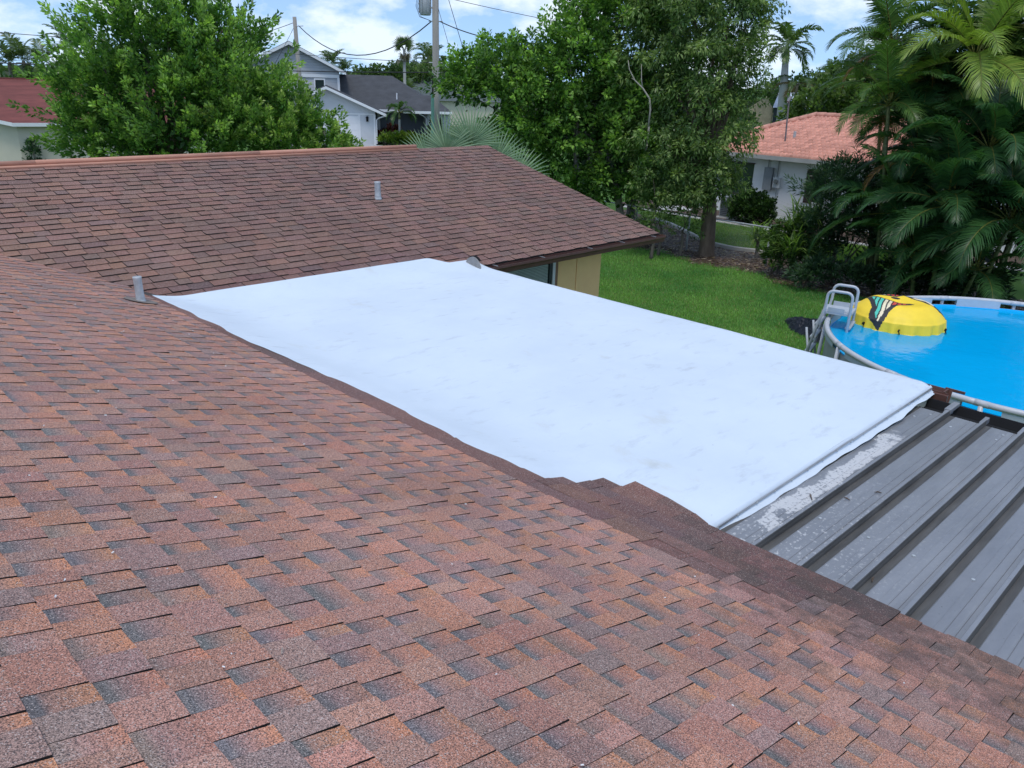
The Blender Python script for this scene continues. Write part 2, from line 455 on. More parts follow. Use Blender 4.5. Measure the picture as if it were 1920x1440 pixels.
def kerb_x(y):
    ys = [2, 8, 10.5, 11.96, 12.4, 13.41, 14.26, 14.98, 15.87, 16.93, 17.81, 21]
    xs = [24.4, 24.2, 24.25, 24.31, 24.27, 23.91, 24.0, 24.42, 25.07, 25.81, 26.38, 28]
    return np.interp(y, ys, xs)
def lawn_x(y):
    return np.interp(y, [0, 6.5, 7.74, 8.84, 10.14, 11.0, 12.0, 13.0, 14.0, 15.0, 16, 20], [21.0, 21.2, 21.3, 20.9, 20.8, 21.5, 21.4, 21.1, 21.6, 21.8, 20.8, 20.3])
def s_lawn(n):
    P = np.stack([rng.uniform(9.5, 22, n*2), rng.uniform(4.5, 19, n*2)], 1)
    edge = lawn_x(P[:, 1]) + 0.15*np.sin(P[:, 1]*7) + rng.normal(0, .12, len(P))
    k = (P[:, 0] < edge) & ~((P[:, 0] < 12.1) & (P[:, 1] > 9.4)) & (np.hypot(P[:, 0]-14.95, P[:, 1]-2.5) > 3.5)
    return P[k][:n]
grass('lawn_grass', 170000, s_lawn, 0.058, 0.014, ((0.095, 0.30, 0.07), (0.26, 0.48, 0.11)), 'green lawn grass between the flat roof, the trees and the pool')
def s_lawn2(n):
    P = np.stack([rng.uniform(23.5, 29.2, n*2), rng.uniform(9, 20, n*2)], 1)
    k = (P[:, 0] > kerb_x(P[:, 1])+0.1) & (P[:, 0] < 28.35)
    return P[k][:n]
grass('neighbour_grass', 45000, s_lawn2, 0.08, 0.022, ((0.10, 0.22, 0.035), (0.21, 0.33, 0.065)), 'neighbour lawn strip behind the curved concrete edging')
# mulch bed and its litter
M_MULCH = mat('mulch_soil', (0.085, 0.055, 0.04), 0.95, 0.5, 7, 0.8, 30)
mb = MB(); ys = np.linspace(2, 21, 39)
for a, b in zip(ys[:-1], ys[1:]):
    mb.quad((lawn_x(a)-.15, a, .006), (kerb_x(a), a, .006), (kerb_x(b), b, .006), (lawn_x(b)-.15, b, .006))
tag(mb.build('mulch_bed', M_MULCH), kind='structure')
def litter(name, n, sampler, label, cols, size=.05):
    P = sampler(n); n = len(P)
    az = rng.uniform(0, 2*PI, n); s = size*rng.uniform(.5, 1.4, n)
    dx = np.stack([np.cos(az), np.sin(az), rng.uniform(-.4, .4, n)], 1)*s[:, None]
    dy = np.stack([-np.sin(az), np.cos(az), rng.uniform(-.4, .4, n)], 1)*s[:, None]*.45
    c3 = np.concatenate([P, rng.uniform(.015, .04, (n, 1))], 1)
    V = np.stack([c3-dx, c3-dy, c3+dx, c3+dy], 1).reshape(-1, 3)
    c = np.array(cols)[rng.integers(0, len(cols), n)]
    o = np_mesh(name, V, np.arange(4*n).reshape(-1, 4), M_LEAF, colors=np.repeat(c, 4, 0))
    tag(o, label, 'leaf litter', kind='stuff')
def s_mulch(n):
    P = np.stack([rng.uniform(20.5, 26.4, n*2), rng.uniform(4, 18.5, n*2)], 1)
    k = (P[:, 0] > lawn_x(P[:, 1])-.25) & (P[:, 0] < kerb_x(P[:, 1])-.12)
    return P[k][:n]
litter('leaf_litter', 9000, s_mulch, 'dry brown leaf litter and mulch under the trees and palms', [(.20, .13, .085), (.30, .22, .15), (.12, .075, .05), (.38, .31, .24), (.09, .06, .045)], .06)
# curved concrete edging
M_CONC = mat('pale_concrete', (0.45, 0.44, 0.41), 0.85, 0.15, 5, 0.2, 40)
kb = MB(); ky = np.linspace(9.5, 18.6, 40)
pts = np.stack([kerb_x(ky), ky], 1)
pts[1:-1] = (pts[:-2]+pts[1:-1]*2+pts[2:])/4
prof = [(-.07, 0), (.07, 0), (.06, .10), (.03, .125), (-.03, .125), (-.06, .10)]
ring = []
for i, pnt in enumerate(pts):
    tg = pts[min(i+1, len(pts)-1)]-pts[max(i-1, 0)]; tg = tg/np.hypot(*tg); nrm = np.array([tg[1], -tg[0]])
    ring.append([(pnt[0]+nrm[0]*a, pnt[1]+nrm[1]*a, z) for a, z in prof])
for i in range(len(ring)-1):
    for j in range(6):
        k = (j+1) % 6
        kb.quad(ring[i][j], ring[i][k], ring[i+1][k], ring[i+1][j])
tag(kb.build('garden_edging', M_CONC), 'curved pale concrete edging round the mulch bed by the big trunk', 'kerb')
# gravel strip by the tiled house
M_GRAV = mat('white_gravel', (0.42, 0.41, 0.39), 0.9, 0.4, 22, 0.6, 50)
gv = MB(); ys = np.linspace(5, 22, 20)
for a, b in zip(ys[:-1], ys[1:]):
    gv.quad((28.45, a, .008), (28.95, a, .008), (28.95, b, .008), (28.45, b, .008))
tag(gv.build('gravel_path', M_GRAV), kind='structure')
mb = MB(); mb.quad((28.95, 5, .007), (31.3, 5, .007), (31.3, 22.5, .007), (28.95, 22.5, .007))
tag(mb.build('planting_bed', M_MULCH), kind='structure')

# ------------------------------------------------------------------ our house
SN, SF = 0.3103, 0.258
YE, XG, YR = 8.744, 12.72, 13.52
def zN(x): return EYE-1.4-SN*x
def zF(y): return 2.447+SF*(y-YE)
FLAT = lambda x: 2.468-0.005*(x-4.1)
def zdeck(x): return smoothmax(zN(x), 2.452, 0.10)
def yval(x): return YE+(zN(x)-2.447)/SF
def xval(y): return (EYE-1.4-zF(y))/SN
XRID = -1.6

house = thing('house', 'single storey house with brown shingle roofs and a white flat roof section', 'house', (6, 9, 0))
# roof decks
d = MB()
xs = np.linspace(XRID, 4.02, 40)
for a, b in zip(xs[:-1], xs[1:]):
    ya_, yb2 = (2.25, 2.25) if a > 3.5 else (min(yval(a), 13.9), min(yval(b), 13.9))
    d.quad((a, -5.5, zdeck(a)-.006), (b, -5.5, zdeck(b)-.006), (b, yb2, zdeck(b)-.006), (a, ya_, zdeck(a)-.006))
d.quad((XRID, -5.5, zN(XRID)-.006), (XRID, 13.9, zN(XRID)-.006), (-7.2, 13.9, zN(XRID)-1.75), (-7.2, -5.5, zN(XRID)-1.75))
d.box(4.0, 4.022, -5.5, 2.2, 2.41, 2.442, 1)
near_roof = d.build('near_roof', [M_DECK, M_BROWN], house)
d = MB()
d.quad((xval(YE), YE, zF(YE)-.006), (XG, YE, zF(YE)-.006), (XG, YR, zF(YR)-.006), (xval(YR), YR, zF(YR)-.006))
d.quad((-4, YR, zF(YR)-.006), (XG, YR, zF(YR)-.006), (XG, 2*YR-YE, zF(YE)-.006), (-4, 2*YR-YE, zF(YE)-.006))
far_roof = d.build('far_roof', M_DECK, house)

PAL_TOOTH = [((0.412, 0.205, 0.149), 5), ((0.374, 0.197, 0.156), 6), ((0.328, 0.194, 0.165), 5), ((0.286, 0.189, 0.166), 3), ((0.442, 0.209, 0.142), 4), ((0.391, 0.213, 0.163), 4)]
PAL_T = [c for c, k in PAL_TOOTH for _ in range(k)]
def jit(c, a=.1):
    f = 1+rnd.uniform(-a, a); return tuple(max(0.01, v*f*(1+rnd.uniform(-.04, .04))) for v in c)
SHV, SHF, SHM, SHC = [], [], [], []
pieces = []    # (size key, verts, colours)
def piece(kind, s0, s1, t0, t1, th, cu, cd, curl=0.0, zoff=0.0, cm=None):
    """one shingle tab: s runs down the slope, t along the eave"""
    j = lambda a: rnd.uniform(-a, a)
    w0, w1 = j(.0035), j(.0035)
    sa, sb = s1 if isinstance(s1, tuple) else (s1, s1)
    cor = [(s0-.012, t0+.001), (sa+w0, t0+.001+j(.002)), (sb+w1, t1-.001+j(.002)), (s0-.012, t1-.001)]
    tz = [.0015, th+j(.0012)+curl*rnd.random(), th+j(.0012)+curl*rnd.random(), .0015]
    def P(s, t, dz):
        if kind == 'near': return (s, t, zdeck(s)+dz+zoff)
        return (t, -s, zF(-s)+dz+zoff)
    top = [P(s, t, z) for (s, t), z in zip(cor, tz)]
    bot = [P(s, t, -.004) for (s, t) in cor]
    if cm is None: return top+bot, [cu, cd, cd, cu]+[(.02, .02, .02)]*4
    V_, C_ = [], []
    fr = (0, rnd.uniform(.17, .24), rnd.uniform(.32, .62), 1)
    for f_, c_ in zip(fr, (cu, cu, cm, cd)):
        V_ += [tuple(p+(q-p)*f_ for p, q in zip(top[0], top[1])), tuple(p+(q-p)*f_ for p, q in zip(top[3], top[2]))]; C_ += [c_, c_]
    return V_+bot, C_+[(.02, .02, .02)]*4
if True:
    FQ = {'near': [(0, 1, 2, 3), (4, 5, 1, 0), (5, 6, 2, 1), (6, 7, 3, 2)]}
    FQ['far'] = [tuple(reversed(q)) for q in FQ['near']]
FQ['far'] = FQ['near']
FQ['near3'] = [(0, 2, 3, 1), (2, 4, 5, 3), (4, 6, 7, 5), (8, 9, 6, 0), (9, 10, 7, 6), (10, 11, 1, 7)]
MQ = {4: [0, 1, 1, 1], 6: [0, 0, 0, 1, 1, 1]}
EX = 0.1600
def end_of_course(s_mid):
    """largest y a near-roof course reaches before it meets the membrane or the valley"""
    y = yval(s_mid)
    return y
# courses down the near roof
edges = [0.4315+EX*k for k in range(-13, 23)]
MAROON = [(.195, .098, .080), (.165, .088, .076), (.215, .108, .085), (.145, .086, .078), (.185, .100, .088)]
STEP = [(3.30, 3.47, None), (3.47, 3.75, 3.17), (3.75, 4.04, 3.05), (4.04, 4.19, 2.88)]
for a in edges:
    b = a+EX
    if b > 3.33: break
    t = -5.4+rnd.uniform(0, .2); yend = min(yval((a+b)/2)+.03, 13.9)
    tooth = rnd.random() < .5
    while t < yend:
        wd = rnd.uniform(.070, .135) if tooth else rnd.uniform(.062, .115)
        if rnd.random() < .06: wd *= 1.8
        t1 = min(t+wd, yend)
        if tooth:
            c = jit(rnd.choice(PAL_T)); cu = tuple(v*.94 for v in c)
            pieces.append(('near', piece('near', a, b, t, t1, .0098, cu, c, .004 if rnd.random() < .15 else 0), (a+b)/2, (t+t1)/2))
        else:
            cd = jit(rnd.choice([(.48, .21, .12), (.44, .20, .125), (.38, .19, .135), (.50, .22, .12)])); k = rnd.random()
            cu = jit((.155, .142, .142) if k < .7 else (.24, .17, .145), .12)
            cm = tuple((p*.50+q*.50)*m_ for p, q, m_ in zip(cu, cd, (.98, 1.0, 1.12)))
            pieces.append(('near3', piece('near', a, b, t, t1, .0055, cu, cd, 0, 0, cm), (a+b)/2, (t+t1)/2))
        t = t1; tooth = not tooth
last = [e for e in edges if e+EX <= 3.33][-1]+EX
# newer maroon courses along the membrane and down to the eave
def maroon_course(a, b, ta, tb, zo, lo=.16, hi=.34, tall=.004):
    t = ta
    while t < tb-.01:
        t1 = min(t+rnd.uniform(lo, hi), tb)
        c = jit(rnd.choice(MAROON), .12)
        pieces.append(('near', piece('near', a, b, t, t1, .0065+rnd.choice((0, tall)), tuple(v*.9 for v in c), c, 0, zo), (a+b)/2, (t+t1)/2))
        t = t1
def tan_course(a, b, ta, tb, zo):
    t = ta; tooth = True
    while t < tb-.01:
        t1 = min(t+rnd.uniform(.08, .16), tb)
        c = jit(rnd.choice(PAL_T), .14); c = tuple(v*.86 for v in c)
        pieces.append(('near', piece('near', a, b, t, t1, .011 if tooth else .006, tuple(v*.8 for v in c), c, .003, zo), (a+b)/2, (t+t1)/2))
        t = t1; tooth = not tooth
maroon_course(last, 3.58, 3.15, 9.15, .001, .8, 1.1, .001)
maroon_course(last, 3.49, 1.7, 3.17, .004)
tan_course(last, 3.47, -5.4, 1.7, .002)
for (a, b, ye), split in zip(STEP[1:], (1.35, 1.0, 2.2)):
    m_ = (a+b)/2 if b < 4.1 else b
    if b < 4.1:
        maroon_course(a, m_, split, ye, .010 if a < 3.6 else .017); maroon_course(m_, b, split, ye, .012 if a < 3.6 else .019)
        tan_course(a, m_, -5.4, split, .008); tan_course(m_, min(b, 4.03), -5.4, split, .010)
    else:
        for ta, tb, ba, bb in ((2.60, ye, 4.165, 4.19), (2.34, 2.60, 4.115, 4.165), (2.20, 2.34, 4.05, 4.115)):
            c = jit(rnd.choice(MAROON), .1)
            pieces.append(('near', piece('near', a, (ba, bb), ta, tb, .0085, tuple(v*.9 for v in c), c, 0, .022), a, (ta+tb)/2))
# far wing: courses climb from the eave
EXF = 0.1545
nrow = int((YR-YE)/EXF)+1
FARC = [(0.199, 0.107, 0.084), (0.211, 0.112, 0.088), (0.186, 0.102, 0.082), (0.224, 0.117, 0.088), (0.174, 0.105, 0.086)]
FARW = [(0.29, 0.149, 0.104), (0.264, 0.145, 0.108), (0.22, 0.136, 0.112), (0.308, 0.157, 0.104)]
for r in range(nrow):
    yb = YE-.02+r*EXF; ya = min(yb+EXF, YR)
    x = max(xval((ya+yb)/2)-.05, -.5)
    if yb < 9.0: x = max(x, 7.45)
    elif yb < 9.36: x = 3.15
    tooth = rnd.random() < .5
    while x < XG-.005:
        x1 = min(x+rnd.uniform(.15, .33), XG)
        wk = max(0, min(1, (6.6-x)/4.5))*(0.35+.65*rnd.random())
        ca, cb = rnd.choice(FARC), rnd.choice(FARW)
        c = jit(tuple(p*(1-wk)+q*wk for p, q in zip(ca, cb)), .075)
        if yb < 9.45 and x < 8: c = jit(rnd.choice(MAROON), .1)
        pieces.append(('far', piece('far', -ya, -yb, x+.004, x1-.002, .0165 if tooth else .0095, tuple(v*.9 for v in c), c, .003 if rnd.random() < .1 else 0), x, (ya+yb)/2))
        x = x1; tooth = not tooth
# the 300 tabs that show largest are objects; the rest stay joined, one field per roof
Mi = np.array(cam_o.matrix_world.inverted())
def shown(pc):
    p = np.array([*pc[1][0][1], 1.0]); q = Mi @ p
    if q[2] > -.1: return 0
    u_, v_ = q[0]/-q[2]*1495.6, q[1]/-q[2]*1495.6
    if abs(u_) > 985 or abs(v_) > 745: return 0
    V = [Mi @ np.array([*t, 1.0]) for t in ([pc[1][0][k] for k in (0, 6, 7, 1)] if pc[0] == 'near3' else pc[1][0][:4])]
    xy = [(-t[0]/t[2], -t[1]/t[2]) for t in V]
    A = 0
    for i in range(4):
        x1, y1 = xy[i]; x2, y2 = xy[(i+1) % 4]; A += x1*y2-x2*y1
    return abs(A)
order = sorted(range(len(pieces)), key=lambda i: -shown(pieces[i]))
big = set(order[:300])
fields = {'near': MB(), 'far': MB()}
for f_ in fields.values(): f_.c = []
for i, pc in enumerate(pieces):
    kind, (vv, cc) = pc[0], pc[1]
    if i in big:
        q = MB(); q.v = vv; q.f = list(FQ[kind]); q.m = MQ[len(FQ[kind])]; q.c = cc
        q.build('shingle', [M_SH, M_SHEDGE], far_roof if kind == 'far' else near_roof)
    else:
        f_ = fields[kind[:4] if kind != 'far' else 'far']; k = len(f_.v); f_.v += vv; f_.c += cc
        f_.f += [tuple(k+a for a in q) for q in FQ[kind]]; f_.m += MQ[len(FQ[kind])]
tag(fields['near'].build('shingle_field', [M_SH, M_SHEDGE], near_roof), kind='stuff')
tag(fields['far'].build('shingle_field', [M_SH, M_SHEDGE], far_roof), kind='stuff')
# ridge: terracotta flashing and shingle ridge caps
q = MB()
for s, e in ((-.3, 3.6), (3.595, 7.2), (7.195, 10.72)):
    q.tube([(s, YR+.05, zF(YR)+.055), (e, YR+.05, zF(YR)+.055)], .040, 10)
q.box(-.3, 10.71, YR-.05, YR+.02, zF(YR)-.01, zF(YR)+.03)
q.build('ridge_flashing', M_TERRA, far_roof, True)
x = 10.72
while x < XG:
    q = MB(); q.c = []
    c = jit(rnd.choice(FARC), .1); x1 = min(x+.2, XG)
    q.prism([(YR-.14, zF(YR)-.025), (YR, zF(YR)+.018), (YR+.14, zF(YR)-.025), (YR+.14, zF(YR)-.037), (YR, zF(YR)+.005), (YR-.14, zF(YR)-.037)], 0, x, x1-.004)
    q.c = [c]*len(q.v)
    q.build('ridge_cap', M_SH, far_roof); x = x1
# fascia, rake trim, soffit
q = MB(); q.box(7.9, XG, YE-.005, YE+.02, 2.30, 2.425)
q.box(7.9, XG-.02, YE+.02, 9.5, 2.30, 2.315)
q.build('eave_fascia', M_BROWN, house)
q = MB()
q.prism([(YE-.02, zF(YE)-.16), (YR, zF(YR)-.16), (2*YR-YE+.02, zF(YE)-.16), (2*YR-YE+.02, zF(YE)-.012), (YR, zF(YR)-.012), (YE-.02, zF(YE)-.012)], 0, XG-.022, XG+.004)
q.build('rake_trim', M_BROWN, house)
# gutter on the far wing
def gutter(x0, x1, y, ztop, name, parent, mm):
    q = MB(); n = 7
    prof = [(y, ztop), (y, ztop-.11), (y-.02, ztop-.125), (y-.085, ztop-.125), (y-.10, ztop-.07), (y-.125, ztop-.04), (y-.125, ztop), (y-.117, ztop), (y-.117, ztop-.036), (y-.092, ztop-.066), (y-.078, ztop-.116), (y-.022, ztop-.116), (y-.008, ztop-.104), (y-.008, ztop)]
    q.prism(prof, 0, x0, x1)
    for xx in (x0, x1-.004):
        q.prism([(y-.001, ztop-.002), (y-.001, ztop-.11), (y-.02, ztop-.124), (y-.085, ztop-.124), (y-.10, ztop-.07), (y-.124, ztop-.04), (y-.124, ztop-.002)], 0, xx, xx+.004)
    return q.build(name, mm, parent)
gut = gutter(7.98, XG+.06, YE-.008, 2.425, 'gutter', house, M_BROWN)
for xx in (8.35, 9.4, 10.6, 11.5, 12.45):
    q = MB(); q.box(xx, xx+.02, YE-.128, YE+.06, 2.426, 2.433); q.build('gutter_hanger', M_ALU, gut)
q = MB()
q.prism([(YE-.20+.17*(1-math.cos(a)), 2.42+.19*math.sin(a)) for a in np.linspace(0, PI, 14)], 0, 7.93, 7.955)
q.build('flashing_end', mat('grey_sealant', (.26, .255, .25), .7, .2, 12), house)
q = MB(); q.prism([(YE-.215+.185*(1-math.cos(a)), 2.42+.205*math.sin(a)) for a in np.linspace(.8, PI, 12)], 0, 7.957, 7.985)
q.build('flashing_end', M_BLACK, house)
# walls of the far wing
WY = 9.5
def wall_panel(x0, x1, nm='wall_panel'):
    q = MB(); q.box(x0, x1, WY, WY+.12, 0, 2.30); return q.build(nm, M_YEL, house)
wall_panel(7.5, 9.25, 'wall'); wall_panel(10.74, 11.255); wall_panel(11.275, 11.98)
q = MB(); q.box(9.25, 10.74, WY+.001, WY+.12, 0, .9); q.box(9.25, 10.74, WY+.001, WY+.12, 2.13, 2.30); q.box(11.255, 11.275, WY+.03, WY+.1, 0, 2.299)
q.box(11.86, 11.98, WY+.12, 17.6, 0, 2.3); q.box(-3.5, 11.98, 17.6, 17.72, 0, 2.3)
q.box(3.5, 3.62, -5, 9.4, 0, 2.25); q.box(3.62, 7.5, 9.3, 9.42, 0, 2.25)
q.build('wall', M_YEL, house)
q = MB(); q.box(10.665, 10.738, WY-.012, WY+.05, .88, 2.16)
q.build('window_trim', mat('brown_trim', C(140, 105, 80), .6, .1, 4), house)
wi = MB()
wi.box(9.27, 10.66, WY-.02, WY+.05, .9, .97); wi.box(9.27, 10.66, WY-.02, WY+.05, 2.06, 2.13)
wi.box(9.27, 9.34, WY-.02, WY+.05, .97, 2.06); wi.box(10.59, 10.66, WY-.02, WY+.05, .97, 2.06)
win = wi.build('window', M_WHITE, house)
q = MB(); q.box(9.34, 10.52, WY+.035, WY+.045, .97, 2.06); q.build('pane', mat('clear_pane', (.05, .075, .07), .05, .1, 2, spec=.7), win)
q = MB(); q.box(10.52, 10.59, WY+.0, WY+.045, .97, 2.06); q.build('sash', M_GLASS, win)
q = MB(); z = .99
while z < 2.04:
    q.box(9.36, 10.50, WY+.018, WY+.033, z, z+.016); z += .027
tag(q.build('blind', M_BLIND, win), kind='stuff')

# flat roof membrane
NXm, NYm = 110, 150
Vm = []; 
def xn(y): return float(np.interp(y, [2.2, 3.0, 3.15, 5.86, 6.8, 8.95, 9.3], [3.50, 3.50, 3.525, 3.52, 3.43, 3.41, 3.43]))
def yb_(x): return float(np.interp(x, [3.4, 7.38, 7.44, 7.62, 7.66, 8.2], [9.215, 9.16, 9.15, 8.96, 8.93, 8.90]))
wav = rng.uniform(0, 6.28, 12)
for j in range(NYm+1):
    for i in range(NXm+1):
        s = i/NXm; t = j/NYm
        y0 = 2.235+t*(9.05-2.235)
        x = xn(y0)+(8.135-xn(y0))*s
        y = 2.235+t*(yb_(x)-2.235)
        if s == 0: x += .006*math.sin(y*6+wav[0])+.005*math.sin(y*17)
        z = smoothmax(smoothmax(FLAT(x), zN(x)+.007+.011*min(1, s/.04)-.05*max(0, min(1, (3.36-y)/.16)), .08), zF(y)+.027, .06)
        z -= .016*max(0, min(1, (3.34-y)/.16))*max(0, min(1, (4.36-x)/.16))
        z += .0035*math.sin(x*2.1+wav[1])*math.sin(y*1.7+wav[2])+.0018*math.sin(x*5.3+y*3.1+wav[3])+.0010*math.sin(9*y-4*x+wav[4])
        ed = max(0, 1-(y-2.235)/.10)            # rolled edge over the metal roof
        z -= .030*ed*ed
        eo = max(0, 1-(8.135-x)/.07); z -= .012*eo*eo
        Vm.append((x, y, z))
Fm = [(j*(NXm+1)+i, j*(NXm+1)+i+1, (j+1)*(NXm+1)+i+1, (j+1)*(NXm+1)+i) for j in range(NYm) for i in range(NXm)]
# drip side on the outer edge
k0 = len(Vm)
for j in range(NYm+1):
    a = Vm[j*(NXm+1)+NXm]; Vm.append((a[0]+.004, a[1], a[2]-.06))
for j in range(NYm):
    Fm.append((j*(NXm+1)+NXm, k0+j, k0+j+1, (j+1)*(NXm+1)+NXm))
memb = np_mesh('roof_membrane', np.array(Vm), np.array(Fm), M_MEM, house, smooth=True)
# face of the rolled edge, termination bar and the loose skirt over the metal roof
fV = []
xs = np.linspace(4.05, 8.137, 70)
for x in xs:
    z0 = FLAT(x)-.030
    wv = .006*math.sin(x*3.3)+.004*math.sin(x*9.1+1); lo = .010*math.sin(x*2.3+2)+.008*math.sin(x*7.7)+.004*math.sin(x*19)
    fV += [(x, 2.236, z0+.0015), (x, 2.222, z0-.010), (x, 2.216, z0-.040), (x, 2.205+wv, z0-.052), (x, 2.165+wv+lo, z0-.066)]
fF = [(i*5+k, i*5+k+1, i*5+5+k+1, i*5+5+k) for i in range(len(xs)-1) for k in range(4)]
np_mesh('membrane_skirt', np.array(fV), np.array(fF), M_MEM, house, smooth=True)
q = MB()
for a, b in ((4.08, 6.28), (6.29, 8.12)):
    q.box(a, b, 2.208, 2.2135, FLAT(a)-.068+.0, FLAT(a)-.048)
bar = q.build('termination_bar', M_ALU, house)
for i in range(16):
    x = 4.2+i*.255
    q = MB(); q.tube([(x, 2.2085, FLAT(x)-.058), (x, 2.203, FLAT(x)-.058)], .008, 6); q.build('bar_screw', M_GALV, bar)
# brown gutter along the outer edge of the flat roof, its open end showing
q = MB()
x0 = 8.15; zt = 2.375
pr = [(x0, zt), (x0, zt-.11), (x0+.03, zt-.125), (x0+.10, zt-.125), (x0+.125, zt-.06), (x0+.14, zt), (x0+.13, zt), (x0+.115, zt-.058), (x0+.093, zt-.116), (x0+.032, zt-.116), (x0+.008, zt-.104), (x0+.008, zt)]
q.prism(pr, 1, 2.07, 8.6)
q.box(8.145, 8.30, 2.10, 2.115, 2.25, 2.385); q.box(8.11, 8.148, 2.06, 8.6, 2.27, 2.36)
q.box(8.285, 8.305, 1.96, 2.14, 2.36, 2.385)
q.build('gutter', M_BROWN, house)

# vent pipes
def vent(x, y, z, h, r, name='vent_pipe'):
    q = MB(); pr = [r*1.22, r*1.2, r*1.05, r*1.12, r*1.02, r*1.08, r, r*.98, r*1.0, r*1.06, r*1.04]
    zs = [0, .03, .035, .05, .06, .07, .08, .5*h, h*.9, h*.97, h]
    lean = -.05
    q.tube([(x+lean*zz*.5, y, z-.02+zz) for zz in zs]+[(x+lean*h*.5, y, z-.02+h-.002), (x+lean*h*.5, y, z-.02+h-.06)], pr+[r*.8, r*.78], 18)
    pp = q.build(name, M_GALV, house, True)
    q = MB()
    return pp
v1 = vent(3.07, 8.63, zN(3.07)+.01, .285, .043)
v2 = vent(8.15, 11.36, zF(11.36)+.01, .30, .052)
q = MB()
q.poly([(3.07+.17*math.cos(a), 8.63+.14*math.sin(a), zN(3.07+.17*math.cos(a))+.017) for a in np.linspace(0, 2*PI, 16)[:-1]])
q.build('pipe_boot', mat('mossy_lead', (.20, .17, .15), .8, .3, 20), v1)

# ------------------------------------------------------------------ metal patio roof
patio = thing('patio_cover', 'grey ribbed metal patio roof beside the white membrane', 'patio roof', (6, 0, 0))
MX0, MX1 = 3.7, 7.76
def zM(x): return 2.385-.022*(x-4.0)
PW = .306
# cross section of one panel, from its rib towards -y (low grooves, then the upright rib)
def panel(y):
    prof = [(0, .003), (-.046, .003), (-.049, .0075), (-.052, .003), (-.122, .003), (-.124, .0015), (-.126, .003), (-.174, .003), (-.177, .007), (-.180, .003), (-.228, .003), (-.231, .007), (-.234, .003), (-.262, .004), (-.268, .012), (-.272, .054), (-.275, .058), (-.298, .058), (-.301, .054), (-.3015, .030), (-.303, .028), (-.304, .003), (-.306, .003)]
    V = []; F = []
    nx = 3; xsx = np.linspace(MX0, MX1, nx)
    for x in xsx:
        for (dy, dz) in prof: V.append((x, y+dy, zM(x)+dz))
    n = len(prof)
    for i in range(nx-1):
        for k in range(n-1): F.append((i*n+k, i*n+k+1, (i+1)*n+k+1, (i+1)*n+k))
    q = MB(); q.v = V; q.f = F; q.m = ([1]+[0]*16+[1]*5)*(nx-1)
    return q
y = 2.215
k = 0
while y > -4.2:
    po = panel(y).build('roof_panel', [M_METAL, M_RIBSHADE], patio)
    # open rib end seen against the gutter
    q = MB(); q.box(MX1-.10, MX1+.09, y-.3005, y-.2645, zM(MX1)+.005, zM(MX1)+.054)
    if k == 0: q.box(MX1-.02, MX1+.24, y-.305, y-.250, zM(MX1)+.028, zM(MX1)+.063)
    q.build('rib_end', M_METAL, patio)
    for xx in (7.45, 7.62, 4.9):
        if rnd.random() < .75:
            q = MB(); yy = y-.06-rnd.random()*.12
            q.tube([(xx, yy, zM(xx)+.003), (xx, yy, zM(xx)+.011)], .011, 7); q.build('screw', M_GALV, patio)
    y -= PW; k += 1
q = MB(); q.box(MX0, MX1, -4.25, 2.21, 2.24, 2.285); q.build('roof_pan_underside', M_WHITE, patio)
q = MB(); q.box(MX0+.2, MX1, -4.2, -4.1, 0, 2.24); q.box(7.55, 7.65, -4.1, -4.0, 0, 2.24); q.box(7.55, 7.65, 2.0, 2.1, 0, 2.24)
q.build('post', M_WHITE, patio)
q = MB()
gx, gz = 7.79, zM(MX1)-.005
pr = [(gx, gz), (gx, gz-.10), (gx+.02, gz-.115), (gx+.18, gz-.115), (gx+.22, gz-.02), (gx+.24, gz+.03), (gx+.228, gz+.03), (gx+.208, gz-.02), (gx+.17, gz-.105), (gx+.022, gz-.105), (gx+.010, gz-.095), (gx+.010, gz)]
q.prism(pr, 1, -4.2, 2.20); q.build('gutter', M_BLACK, patio)
q = MB(); q.tube([(gx+.10, -4.2, gz-.05), (gx+.10, 2.18, gz-.05)], .03, 10); q.build('drip_rail', M_BLACK, patio)

# ------------------------------------------------------------------ swimming pool
PC, PR, RIMZ, WATZ = (14.95, 2.5), 3.40, 1.22, 1.06
M_PGREY = mat('pool_grey_vinyl', (0.36, 0.37, 0.38), 0.5, 0.1, 5)
M_PRIM = mat('pool_rim_steel', (0.50, 0.52, 0.55), 0.35, 0.06, 5)
def liner_mat():
    m = bpy.data.materials.new('blue_pool_liner'); m.use_nodes = True
    t = m.node_tree; N = t.nodes; K = t.links.new
    b = N['Principled BSDF']; b.inputs['Roughness'].default_value = 0.5
    co = N.new('ShaderNodeTexCoord'); n = N.new('ShaderNodeTexNoise'); n.inputs['Scale'].default_value = 2.2; n.inputs['Detail'].default_value = 6
    K(co.outputs['Object'], n.inputs['Vector'])
    mxx = N.new('ShaderNodeMixRGB'); mxx.inputs[1].default_value = (0.004, 0.50, 0.95, 1); mxx.inputs[2].default_value = (0.008, 0.58, 0.98, 1)
    K(n.outputs['Fac'], mxx.inputs[0])
    n2 = N.new('ShaderNodeTexNoise'); n2.inputs['Scale'].default_value = 16; n2.inputs['Detail'].default_value = 5
    K(co.outputs['Object'], n2.inputs['Vector'])
    r = N.new('ShaderNodeMapRange'); r.inputs[1].default_value = .66; r.inputs[2].default_value = .72; r.inputs[4].default_value = .5; K(n2.outputs['Fac'], r.inputs[0])
    m2 = N.new('ShaderNodeMixRGB'); m2.inputs[2].default_value = (0.01, 0.10, 0.28, 1); K(r.outputs[0], m2.inputs[0]); K(mxx.outputs[0], m2.inputs[1])
    K(m2.outputs[0], b.inputs['Base Color'])
    return m
